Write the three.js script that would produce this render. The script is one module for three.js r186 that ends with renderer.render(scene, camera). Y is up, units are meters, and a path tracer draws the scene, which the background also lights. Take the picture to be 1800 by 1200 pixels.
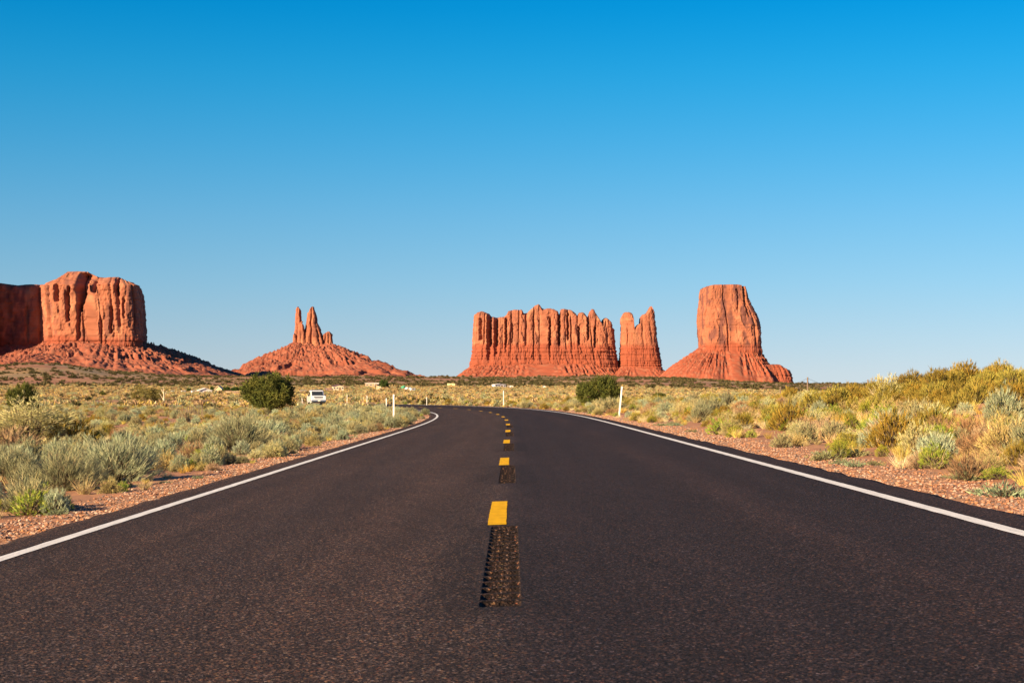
import * as THREE from 'three';
import { mergeGeometries } from 'three/addons/utils/BufferGeometryUtils.js';
import { RoundedBoxGeometry } from 'three/addons/geometries/RoundedBoxGeometry.js';
import { createNoise2D, createNoise3D } from 'simplex-noise';

// ------------------------------------------------------------------ camera, sky, sun, exposure
const FOCAL = 2800;                       // pixels of the 1800 pixel wide photograph
const EYE = 1.1;                          // metres above the centre of the road
const camera = new THREE.PerspectiveCamera(2 * Math.atan(600 / FOCAL) * 180 / Math.PI, 1.5, 0.1, 40000);
camera.filmGauge = 36;
camera.position.set(0, EYE, 0);
camera.lookAt(0, EYE + 97, -FOCAL);
camera.focus = 24;
camera.userData.fStop = 11;

const scene = new THREE.Scene();
const SUN = new THREE.Vector3(-0.72, 0, 0.69).normalize().multiplyScalar(Math.cos(20 * Math.PI / 180)).setY(Math.sin(20 * Math.PI / 180));
{
  // clear evening air: one gradient with height, and the brightness of air with the angle to the sun
  const W = 1024, Hh = 512, data = new Float32Array(W * Hh * 4);
  const stops = [[-90, 200, 210, 215], [0, 199, 211, 217], [0.8, 194, 210, 218], [2, 177, 207, 223], [4, 147, 200, 229], [6.5, 113, 188, 231], [9, 76, 176, 230], [11.5, 40, 165, 227], [14, 6, 150, 221], [20, 5, 128, 206], [40, 6, 98, 178], [90, 8, 78, 156]];
  const lin = (c) => { c /= 255; return c <= 0.04045 ? c / 12.92 : Math.pow((c + 0.055) / 1.055, 2.4); };
  const SKY_LEVEL = 0.338;
  for (let r = 0; r < Hh; r++) {
    const el = ((r + 0.5) / Hh - 0.5) * 180;
    let k = 0; while (k < stops.length - 2 && el > stops[k + 1][0]) k++;
    const a = stops[k], b = stops[k + 1], t = Math.min(1, Math.max(0, (el - a[0]) / (b[0] - a[0])));
    const col = [1, 2, 3].map((c) => lin(a[c] + (b[c] - a[c]) * t) * SKY_LEVEL);
    for (let c = 0; c < W; c++) {
      const az = ((c + 0.5) / W - 0.5) * 2 * Math.PI, e = el * Math.PI / 180;
      const cosg = Math.cos(az) * Math.cos(e) * SUN.x + Math.sin(e) * SUN.y + Math.sin(az) * Math.cos(e) * SUN.z;
      const ph = (0.3 + 1 + cosg * cosg) / 1.71;
      const i = (r * W + c) * 4;
      data[i] = col[0] * ph; data[i + 1] = col[1] * ph; data[i + 2] = col[2] * ph; data[i + 3] = 1;
    }
  }
  const sky = new THREE.DataTexture(data, W, Hh, THREE.RGBAFormat, THREE.FloatType);
  sky.mapping = THREE.EquirectangularReflectionMapping; sky.magFilter = THREE.LinearFilter; sky.minFilter = THREE.LinearFilter; sky.needsUpdate = true;
  scene.background = sky; scene.environment = sky;
}
const sun = new THREE.DirectionalLight(new THREE.Color().setRGB(1.0, 0.75, 0.45), 5);
sun.name = 'sun';
sun.position.copy(SUN).multiplyScalar(300); sun.castShadow = true; sun.shadow.radius = 1;
Object.assign(sun.shadow.camera, { left: -150, right: 150, top: 150, bottom: -150, near: 1, far: 900 });
sun.shadow.mapSize.set(4096, 4096);
scene.add(sun, sun.target);

const renderer = new THREE.WebGLRenderer({ antialias: true });
renderer.toneMapping = THREE.LinearToneMapping;
renderer.toneMappingExposure = 3;
renderer.shadowMap.enabled = true;

// ------------------------------------------------------------------ helpers
function rng(seed) { let a = seed >>> 0; return () => { a = (a + 0x6d2b79f5) | 0; let t = Math.imul(a ^ (a >>> 15), 1 | a); t = (t + Math.imul(t ^ (t >>> 7), 61 | t)) ^ t; return ((t ^ (t >>> 14)) >>> 0) / 4294967296; }; }
const noise2 = createNoise2D(rng(11)), noise3 = createNoise3D(rng(12));
const { lerp, clamp, smoothstep } = THREE.MathUtils;
const fbm2 = (x, y, o = 4) => { let s = 0, a = 0.5; for (let i = 0; i < o; i++) { s += a * noise2(x, y); x = x * 2.03 + 17.1; y = y * 2.03 - 9.7; a *= 0.5; } return s; };
const fbm3 = (x, y, z, o = 4) => { let s = 0, a = 0.5; for (let i = 0; i < o; i++) { s += a * noise3(x, y, z); x = x * 2.03 + 7.1; y = y * 2.03 - 3.7; z = z * 2.03 + 1.3; a *= 0.5; } return s; };
const ridge2 = (x, y, o = 3) => { let s = 0, a = 0.5; for (let i = 0; i < o; i++) { s += a * (1 - Math.abs(noise2(x, y))); x = x * 2.1 + 5.3; y = y * 2.1 + 8.1; a *= 0.5; } return s; };
const tabled = (table) => (v) => { let k = 0; while (k < table.length - 2 && v > table[k + 1][0]) k++; const a = table[k], b = table[k + 1]; return lerp(a[1], b[1], clamp((v - a[0]) / (b[0] - a[0]), 0, 1)); };
const used = new Map();
function numbered(name) { const n = used.get(name) ?? 0; used.set(name, n + 1); return n ? `${name}_${String(n).padStart(3, '0')}` : name; }
function tag(o, label, category, group, kind) { o.userData.label = label; o.userData.category = category; if (group) o.userData.group = group; if (kind) o.userData.kind = kind; return o; }
function thing(name, label, category, x = 0, y = 0, z = 0, turn = 0, group) { const g = new THREE.Group(); g.name = numbered(name); g.position.set(x, y, z); g.rotation.y = turn; tag(g, label, category, group); scene.add(g); return g; }
function part(name, geometry, material, parent, x = 0, y = 0, z = 0) { const m = new THREE.Mesh(geometry, material); m.name = name; m.position.set(x, y, z); m.castShadow = m.receiveShadow = true; parent.add(m); return m; }
function top(name, geometry, material, label, category, kind, group) { const m = new THREE.Mesh(geometry, material); m.name = numbered(name); m.castShadow = m.receiveShadow = true; tag(m, label, category, group, kind); scene.add(m); return m; }
function std(r, g, b, o = {}) { const m = new (o.transmission || o.clearcoat ? THREE.MeshPhysicalMaterial : THREE.MeshStandardMaterial)({ roughness: 0.9, ...o }); m.color.setRGB(r, g, b); return m; }
function geometryOf(pos, col, idx, uv) {
  const g = new THREE.BufferGeometry();
  g.setAttribute('position', new THREE.BufferAttribute(pos instanceof Float32Array ? pos : new Float32Array(pos), 3));
  if (col) g.setAttribute('color', new THREE.BufferAttribute(col instanceof Float32Array ? col : new Float32Array(col), 3));
  if (uv) g.setAttribute('uv', new THREE.BufferAttribute(uv instanceof Float32Array ? uv : new Float32Array(uv), 2));
  if (idx) g.setIndex(new THREE.BufferAttribute(idx instanceof Uint32Array ? idx : new Uint32Array(idx), 1));
  g.computeVertexNormals();
  return g;
}
const box = (w, h, d, x = 0, y = 0, z = 0) => new THREE.BoxGeometry(w, h, d).translate(x, y, z);
const rbox = (w, h, d, r, x = 0, y = 0, z = 0) => new RoundedBoxGeometry(w, h, d, 2, r).translate(x, y, z);
function grainTexture(size, discs, rmin, rmax, base, vary, seed, srgb) {
  const R = rng(seed), v = new Float32Array(size * size).fill(base);
  for (let i = 0; i < discs; i++) {
    const cx = R() * size, cy = R() * size, r = rmin + (rmax - rmin) * R() ** 2, b = base + (R() - 0.5) * 2 * vary * (R() < 0.06 ? 2 : 1);
    for (let y = -Math.ceil(r); y <= r; y++) for (let x = -Math.ceil(r); x <= r; x++) if (x * x + y * y * 1.3 < r * r) v[((Math.floor(cy) + y + size) % size) * size + (Math.floor(cx) + x + size) % size] = b;
  }
  const d = new Uint8Array(size * size * 4);
  for (let i = 0; i < size * size; i++) { const q = clamp(v[i] * 255, 0, 255); d[i * 4] = q; d[i * 4 + 1] = q; d[i * 4 + 2] = q; d[i * 4 + 3] = 255; }
  const t = new THREE.DataTexture(d, size, size); t.wrapS = t.wrapT = THREE.RepeatWrapping; t.magFilter = THREE.LinearFilter; t.minFilter = THREE.LinearFilter; if (srgb) t.colorSpace = THREE.SRGBColorSpace; t.needsUpdate = true;
  return t;
}

// ------------------------------------------------------------------ the line of the road
const LANE = 3.75, HALF = 4.22, BANK = 0.035;
const line = [];                                   // centre points every metre: x, z, heading
{
  const S0 = -40, S1 = 420;
  let x = -0.13, d = S0, th = 0;
  for (let s = S0; s <= S1; s += 1) {
    line.push([x, -d, th, s]);
    const q = s - 45, k = q <= 0 ? 0 : Math.min(2.9e-5 * q, 1 / 200);
    th += k; x -= Math.sin(th); d += Math.cos(th);
  }
}
function along(s, u) {                             // the point u metres right of the centre line at s
  const f = clamp(s + 40, 0, line.length - 1.001), i = Math.floor(f), t = f - i, a = line[i], b = line[i + 1], th = lerp(a[2], b[2], t);
  return [lerp(a[0], b[0], t) + Math.cos(th) * u, lerp(a[1], b[1], t) - Math.sin(th) * u];
}
function roadCoords(x, z) {                        // [s, u]
  if (z > -40) return [-z, x + 0.13];
  let best = 1e9, bi = 0;
  for (let i = 0; i < line.length; i += 8) { const dx = x - line[i][0], dz = z - line[i][1], q = dx * dx + dz * dz; if (q < best) { best = q; bi = i; } }
  const lo = Math.max(0, bi - 8), hi = Math.min(line.length - 1, bi + 8);
  for (let i = lo; i <= hi; i++) { const dx = x - line[i][0], dz = z - line[i][1], q = dx * dx + dz * dz; if (q < best) { best = q; bi = i; } }
  const p = line[bi], dx = x - p[0], dz = z - p[1], th = p[2];
  return [p[3] + (-dx * Math.sin(th) - dz * Math.cos(th)), dx * Math.cos(th) - dz * Math.sin(th)];
}

// ------------------------------------------------------------------ the ground
const rise = tabled([[0, 0], [180, 0], [300, 0.35], [450, 1.3], [600, 2.6], [800, 5.4], [1100, 10], [1500, 16.5], [2000, 24], [2600, 31.5], [3200, 37.5], [4000, 41], [7000, 44], [16000, 46]]);
const rightBank = tabled([[0, -0.06], [1.5, -0.05], [3, 0.05], [6, 0.3], [10, 0.52], [16, 0.62], [26, 0.62], [45, 0.6]]);
const leftSide = tabled([[0, -0.06], [1.5, -0.14], [4, -0.2], [10, -0.12], [20, -0.02], [45, 0.0]]);
function ground(x, z) {
  const d = -z, r = Math.hypot(x, z);
  let far = d > 0 ? rise(r) : 0;
  const b = d > 1 ? x / d : 0;
  if (r > 500) {
    far *= lerp(1, 0.6, smoothstep(b, 0.06, 0.2));
    const k = smoothstep(r, 500, 1500);
    far += k * (fbm2(x / 420, z / 420, 3) * 5 + fbm2(x / 90 + 40, z / 90, 3) * 1.8);
    far += 15 * Math.exp(-(((b + 0.30) / 0.055) ** 2)) * smoothstep(r, 900, 1700) * (1 - smoothstep(r, 2300, 3000));
  }
  far += smoothstep(r, 60, 260) * (fbm2(x / 30, z / 30, 3) * 0.35);
  if (r > 460) return far;
  const [s, u] = roadCoords(x, z), a = Math.abs(u);
  let near;
  if (a <= HALF) near = BANK * u - 0.06 - 0.08 * smoothstep(HALF - a, 0, 0.8);
  else if (u > 0) {
    const fade = 1 - 0.75 * smoothstep(s, 70, 150);
    const v = rightBank(a - HALF);
    near = BANK * HALF + (v > 0 ? v * fade : v);
    near += smoothstep(a, 7, 11) * fbm2(x / 4, z / 4, 3) * 0.45;
    const dx = (x - 13.2) / 2.3, dz = (z + 48) / 6; near += 0.62 * Math.exp(-(dx * dx + dz * dz));
    const ex = (x - 18) / 5, ez = (z + 51) / 9; near += 0.5 * Math.exp(-(ex * ex + ez * ez));
  } else near = -BANK * HALF + leftSide(a - HALF) + smoothstep(a, 6, 10) * fbm2(x / 6 + 9, z / 6, 3) * 0.22;
  if (a > HALF) near += 0.03 * fbm2(x * 1.6, z * 1.6, 2);
  return lerp(near, far, smoothstep(a, 25, 60) * (d > 90 || a > 45 ? 1 : smoothstep(a, 30, 60)));
}
const rowOf = (x, y, z) => 697 - (y - EYE) * FOCAL / -z;
const spot = (column, d) => { const x = (column - 900) / FOCAL * d; return [x, ground(x, -d), -d]; };
function landing(column, row) {                    // where a sight line meets the ground
  for (let d = 6; d < 4000; d *= 1.004) { const p = spot(column, d); if (rowOf(...p) <= row) return p; }
  return spot(column, 3000);
}
const groundGrain = grainTexture(512, 9000, 1, 5, 0.92, 0.16, 5, true);
{
  const angles = [];
  const FINE = 0.44, NF = 420, NC = 90;
  for (let i = 0; i <= NF; i++) angles.push(-FINE + 2 * FINE * i / NF);
  for (let i = 1; i < NC; i++) angles.push(FINE + (2 * Math.PI - 2 * FINE) * i / NC);
  const radii = [0.6]; while (radii[radii.length - 1] < 16000) radii.push(radii[radii.length - 1] * (radii[radii.length - 1] < 300 ? 1.018 : 1.022));
  const nA = angles.length, nR = radii.length, pos = new Float32Array((nA * nR + 1) * 3), col = new Float32Array((nA * nR + 1) * 3), uv = new Float32Array((nA * nR + 1) * 2), idx = [];
  const sand = [0.34, 0.13, 0.05], pale = [0.34, 0.175, 0.078], straw = [0.29, 0.18, 0.052], olive = [0.16, 0.112, 0.04], red = [0.28, 0.09, 0.034];
  const c = [0, 0, 0], mix = (t, q) => { for (let k = 0; k < 3; k++) c[k] = lerp(c[k], t[k], q); };
  const put = (n, x, z) => {
    const y = ground(x, z), r = Math.hypot(x, z);
    pos.set([x, y, z], n * 3); uv.set([x / 3, z / 3], n * 2);
    c[0] = sand[0]; c[1] = sand[1]; c[2] = sand[2];
    mix(pale, clamp(0.5 + fbm2(x / 3, z / 3, 3), 0, 1) * 0.8);
    const cover = smoothstep(fbm2(x / 60 + 3, z / 60, 3), -0.35, 0.15);     // the grassland of the plain
    if (r > 120) mix(straw, cover * smoothstep(r, 120, 220) * 0.85);
    if (r > 300) { mix(olive, smoothstep(fbm2(x / 45, z / 130 + 8, 4), -0.05, 0.3) * 0.6); mix(red, smoothstep(fbm2(x / 260 + 20, z / 260, 4), 0.05, 0.25) * 0.75); }
    const w = 1 + 0.25 * fbm2(x / 1.1, z / 1.1, 2);
    col.set([c[0] * w, c[1] * w, c[2] * w], n * 3);
  };
  for (let j = 0; j < nR; j++) for (let i = 0; i < nA; i++) put(j * nA + i, Math.sin(angles[i]) * radii[j], -Math.cos(angles[i]) * radii[j]);
  put(nA * nR, 0, 0);
  for (let j = 0; j < nR - 1; j++) for (let i = 0; i < nA; i++) { const a = j * nA + i, b = j * nA + (i + 1) % nA; idx.push(a, b, a + nA, b, b + nA, a + nA); }
  for (let i = 0; i < nA; i++) idx.push(nA * nR, (i + 1) % nA, i);
  const m = std(1, 1, 1, { vertexColors: true, roughness: 1, map: groundGrain, bumpMap: groundGrain, bumpScale: 0.006 });
  top('desert_ground', geometryOf(pos, col, idx, uv), m, 'red sandy desert ground with straw coloured grassland reaching to the horizon', 'ground', 'structure');
}
console.log('ground');

// ------------------------------------------------------------------ the road
const asphaltGrain = grainTexture(1024, 60000, 2.2, 5, 0.6, 0.45, 8, false);
const asphaltColour = (() => {     // bound stone chips: mostly dark, some grey, tan and pink ones
  const N = 1024, R = rng(18), d = new Uint8Array(N * N * 4), tones = [[140, 130, 128], [100, 93, 93], [190, 168, 150], [228, 188, 152], [214, 206, 204], [176, 126, 106], [72, 68, 70], [46, 43, 45]], odds = [0.25, 0.52, 0.66, 0.72, 0.76, 0.8, 0.92, 1];
  for (let i = 0; i < N * N; i++) d.set([92, 86, 85, 255], i * 4);
  for (let i = 0; i < 52000; i++) {
    const q = R(), t = tones[odds.findIndex((o) => q <= o)], f = 0.75 + 0.5 * R() + (R() < 0.02 ? 0.6 : 0), cx = Math.floor(R() * N), cy = Math.floor(R() * N), rx = 1.8 + 2.6 * R() ** 2, ry = rx * (0.8 + 0.5 * R());
    for (let y = -7; y <= 7; y++) for (let x = -7; x <= 7; x++) if ((x / rx) ** 2 + (y / ry) ** 2 < 1) { const o = (((cy + y + N) % N) * N + (cx + x + N) % N) * 4; for (let k = 0; k < 3; k++) d[o + k] = clamp(t[k] * f, 0, 255); }
  }
  const t = new THREE.DataTexture(d, N, N); t.wrapS = t.wrapT = THREE.RepeatWrapping; t.magFilter = THREE.LinearFilter; t.colorSpace = THREE.SRGBColorSpace; t.needsUpdate = true; return t;
})();
const rubble = grainTexture(512, 9000, 2, 8, 0.5, 0.5, 9, false);
const dashStarts = []; for (let k = -1; k < 14; k++) dashStarts.push(13.7 + 11.95 * k);
const RU0 = -0.045, RU1 = 0.18, GROOVES = 18, RLEN = 5.22, PITCH = RLEN / GROOVES;
const rumbleStarts = dashStarts.slice(0, 6).map((d) => d - RLEN - 0.12);
const asphalt = std(0.150, 0.118, 0.110, { clearcoat: 1e-6, specularIntensity: 0.25, vertexColors: true, roughness: 0.95, map: asphaltColour, bumpMap: asphaltGrain, bumpScale: 0.012 });
function asphaltTone(s, u) {
  // worn wheel paths carry brown dust, the seal along the rumble strips is darker
  let w = 1 + 0.3 * fbm2(s / 16, u / 0.8 + 5, 4) + 0.16 * fbm2(s / 2.2, u * 2.5, 3) + 0.06 * noise2(s * 1.3, u * 4);
  const wob = 0.15 * noise2(s / 14, 3);
  const path = (c, q) => Math.exp(-(((u - c - wob) / q) ** 2));
  const dust = u < 0 ? 0.65 * path(-1.0, 0.6) + 0.5 * path(-2.75, 0.5) : 0.25 * path(0.95, 0.4) + 0.85 * path(2.3, 0.36);
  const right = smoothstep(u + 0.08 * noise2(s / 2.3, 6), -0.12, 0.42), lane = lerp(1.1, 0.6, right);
  let seal = 1;
  for (const r of rumbleStarts) if (s > r - 0.35 && s < r + RLEN + 0.2) seal = 1 - 0.25 * smoothstep(0.42 - Math.abs(u - 0.07) + 0.12 * noise2(s * 1.7, u * 3), 0, 0.16);
  const edgeDust = Math.abs(u) > LANE + 0.1 ? 0.7 : 0, shoulder = edgeDust ? 0.95 : 1;
  const g = (dust + edgeDust) * (0.6 + 0.5 * fbm2(s / 3.1 + 30, u * 2, 3));
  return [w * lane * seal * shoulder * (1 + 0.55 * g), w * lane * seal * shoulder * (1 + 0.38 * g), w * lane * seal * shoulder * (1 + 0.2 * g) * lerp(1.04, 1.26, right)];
}
const surfaceY = (u) => BANK * u;
const road = thing('road', 'dark asphalt two lane road curving left into the desert', 'road');
road.userData.kind = 'structure';
{
  const us = []; for (let u = -HALF; u < HALF - 0.01; u += 0.14) us.push(u); us.push(HALF, RU0, RU1); us.sort((a, b) => a - b);
  const U = us.filter((u, i) => u === RU0 || u === RU1 || u === HALF || ![RU0, RU1].some((r) => Math.abs(r - u) < 0.03));
  const ss = []; for (let s = -30; s < 130; s += 0.45) ss.push(s); for (let s = 130; s <= 370; s += 1.5) ss.push(s);
  for (const r of rumbleStarts) ss.push(r, r + RLEN);
  ss.sort((a, b) => a - b);
  const S = ss.filter((s, i) => i === 0 || s - ss[i - 1] > 1e-4), pos = [], col = [], uv = [], idx = [], nU = U.length + 2;
  const inRumble = (s) => rumbleStarts.some((r) => s > r && s < r + RLEN);
  for (const s of S) {
    const edge = (side) => side * (HALF + 0.05 * noise2(s / 1.1, side * 7) + 0.025 * noise2(s * 2.7, side * 3));
    const row = [[edge(-1) - 0.05, -0.14], ...U.map((u, i) => [i === 0 ? edge(-1) : i === U.length - 1 ? edge(1) : u, 0]), [edge(1) + 0.05, -0.14]];
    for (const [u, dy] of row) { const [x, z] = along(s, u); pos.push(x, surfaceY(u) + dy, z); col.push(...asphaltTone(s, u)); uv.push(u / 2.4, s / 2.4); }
  }
  const c0 = U.indexOf(RU0) + 1, c1 = U.indexOf(RU1) + 1;
  for (let j = 0; j < S.length - 1; j++) for (let i = 0; i < nU - 1; i++) {
    if (i >= c0 && i < c1 && inRumble((S[j] + S[j + 1]) / 2)) continue;
    const a = j * nU + i; idx.push(a, a + 1, a + nU, a + 1, a + nU + 1, a + nU);
  }
  part('pavement', geometryOf(pos, col, idx, uv), asphalt, road);
}
{ // rumble grooves milled into the centre, one mesh a groove
  const R = rng(77), variants = [];
  for (let v = 0; v < 4; v++) {
    const nx = 18, nz = 12, pos = [], col = [], uv = [], idx = [];
    for (let j = 0; j <= nz; j++) for (let i = 0; i <= nx; i++) {
      const a = i / nx, b = j / nz, u = lerp(RU0, RU1, a), edge = i === 0 || i === nx || j === 0 || j === nz;
      const long = Math.max(0, 1 - ((b - 0.5) / 0.38) ** 2), side = i === 0 || i === nx ? 0 : 1;
      const dep = edge ? 0 : -0.028 * Math.sqrt(long) * side - 0.005 * (R() - 0.4) * (long > 0 ? 1.6 : 0.6);
      pos.push(u - RU0, surfaceY(u) + dep, -b * PITCH);
      const t = (R() < 0.14 ? 1.2 + R() : 0.3 + 0.3 * R()) * (long > 0.1 ? 1 : 0.8);
      col.push(t * 1.1, t * 0.98, t * 0.86); uv.push(u / 2.4, b * PITCH / 2.4 + v * 0.31);
    }
    for (let j = 0; j < nz; j++) for (let i = 0; i < nx; i++) { const k = j * (nx + 1) + i; idx.push(k, k + 1, k + nx + 1, k + 1, k + nx + 2, k + nx + 1); }
    variants.push(geometryOf(pos, col, idx, uv));
  }
  rumbleStarts.forEach((r) => {
    const strip = new THREE.Group(); strip.name = 'rumble_strip'; road.add(strip);
    for (let k = 0; k < GROOVES; k++) {
      const s = r + k * PITCH, [x, z] = along(s, RU0), m = part('rumble_groove', variants[Math.floor(R() * 4)], asphalt, strip, x, 0, z);
      m.rotation.y = line[Math.round(s + 40)][2];
    }
  });
}
function ribbon(s0, s1, u0, u1, step, y, tone, ragged = 0) {
  const pos = [], col = [], uv = [], idx = [], n = Math.max(1, Math.ceil((s1 - s0) / step)), m = 4;
  for (let j = 0; j <= n; j++) for (let i = 0; i <= m; i++) {
    const s = lerp(s0, s1, j / n), u = lerp(u0, u1, i / m) + ragged * (i === 0 ? noise2(s * 7, 1) : i === m ? noise2(s * 7, 9) : 0), [x, z] = along(s, u);
    pos.push(x, surfaceY(u) + y, z); const w = tone(s, u); col.push(w, w, w); uv.push(u / 2.4, s / 2.4);
  }
  for (let j = 0; j < n; j++) for (let i = 0; i < m; i++) { const k = j * (m + 1) + i; idx.push(k, k + 1, k + m + 1, k + 1, k + m + 2, k + m + 1); }
  return geometryOf(pos, col, idx, uv);
}
const whitePaint = std(0.56, 0.55, 0.54, { clearcoat: 1e-6, specularIntensity: 0.3, vertexColors: true, roughness: 0.75, bumpMap: asphaltGrain, bumpScale: 0.003 });
const yellowPaint = std(0.58, 0.315, 0.002, { clearcoat: 1e-6, specularIntensity: 0.08, vertexColors: true, roughness: 0.7, bumpMap: asphaltGrain, bumpScale: 0.003 });
const worn = (s, u) => 0.95 + 0.12 * noise2(s * 3, u * 9) + 0.07 * noise2(s * 19, u * 30);
part('edge_line', ribbon(-30, 330, -LANE - 0.065, -LANE + 0.065, 0.25, 0.004, worn, 0.006), whitePaint, road);
part('edge_line', ribbon(-30, 330, LANE - 0.065, LANE + 0.065, 0.25, 0.004, worn, 0.006), whitePaint, road);
for (const s of dashStarts) part('centre_dash', ribbon(s, s + 3.05, -0.08, 0.08, 0.12, 0.004, worn, 0.005), yellowPaint, road);
console.log('road');

// ------------------------------------------------------------------ sandstone buttes
const rock = std(1, 1, 1, { vertexColors: true, roughness: 0.95 });
const UP_STONE = [0.262, 0.086, 0.044], LOW_STONE = [0.215, 0.05, 0.0225], VARNISH = [0.125, 0.042, 0.031], PALE_STONE = [0.315, 0.128, 0.066], TALUS = [0.19, 0.05, 0.025], RUBBLE = [0.235, 0.088, 0.05];
function stoneTone(x, y, z, seam, varnish, out) {
  // beds of stone: sandstone above a wavering seam, thin red shale beds below; dark varnish hangs in streaks
  const w = y + 4 * noise3(x / 60, y / 60, z / 60), below = seam > 0 ? 1 - smoothstep(w, seam - 4, seam + 4) : 0;
  for (let k = 0; k < 3; k++) out[k] = lerp(UP_STONE[k], LOW_STONE[k], below);
  const bed = noise2(y / 3.4, 7 + x / 900) * 0.5 + noise2(y / 11, 31) * 0.5;
  const f = 1 + 0.13 * bed + 0.14 * fbm3(x / 14, y / 22, z / 14, 3);
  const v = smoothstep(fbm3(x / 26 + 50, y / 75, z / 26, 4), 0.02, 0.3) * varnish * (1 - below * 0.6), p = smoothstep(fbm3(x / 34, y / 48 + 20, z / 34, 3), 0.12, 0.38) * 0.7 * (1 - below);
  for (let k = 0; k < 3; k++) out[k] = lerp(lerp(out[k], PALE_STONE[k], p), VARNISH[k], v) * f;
}
const signed = (v, p) => Math.sign(v) * Math.pow(Math.abs(v), p);
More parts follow.
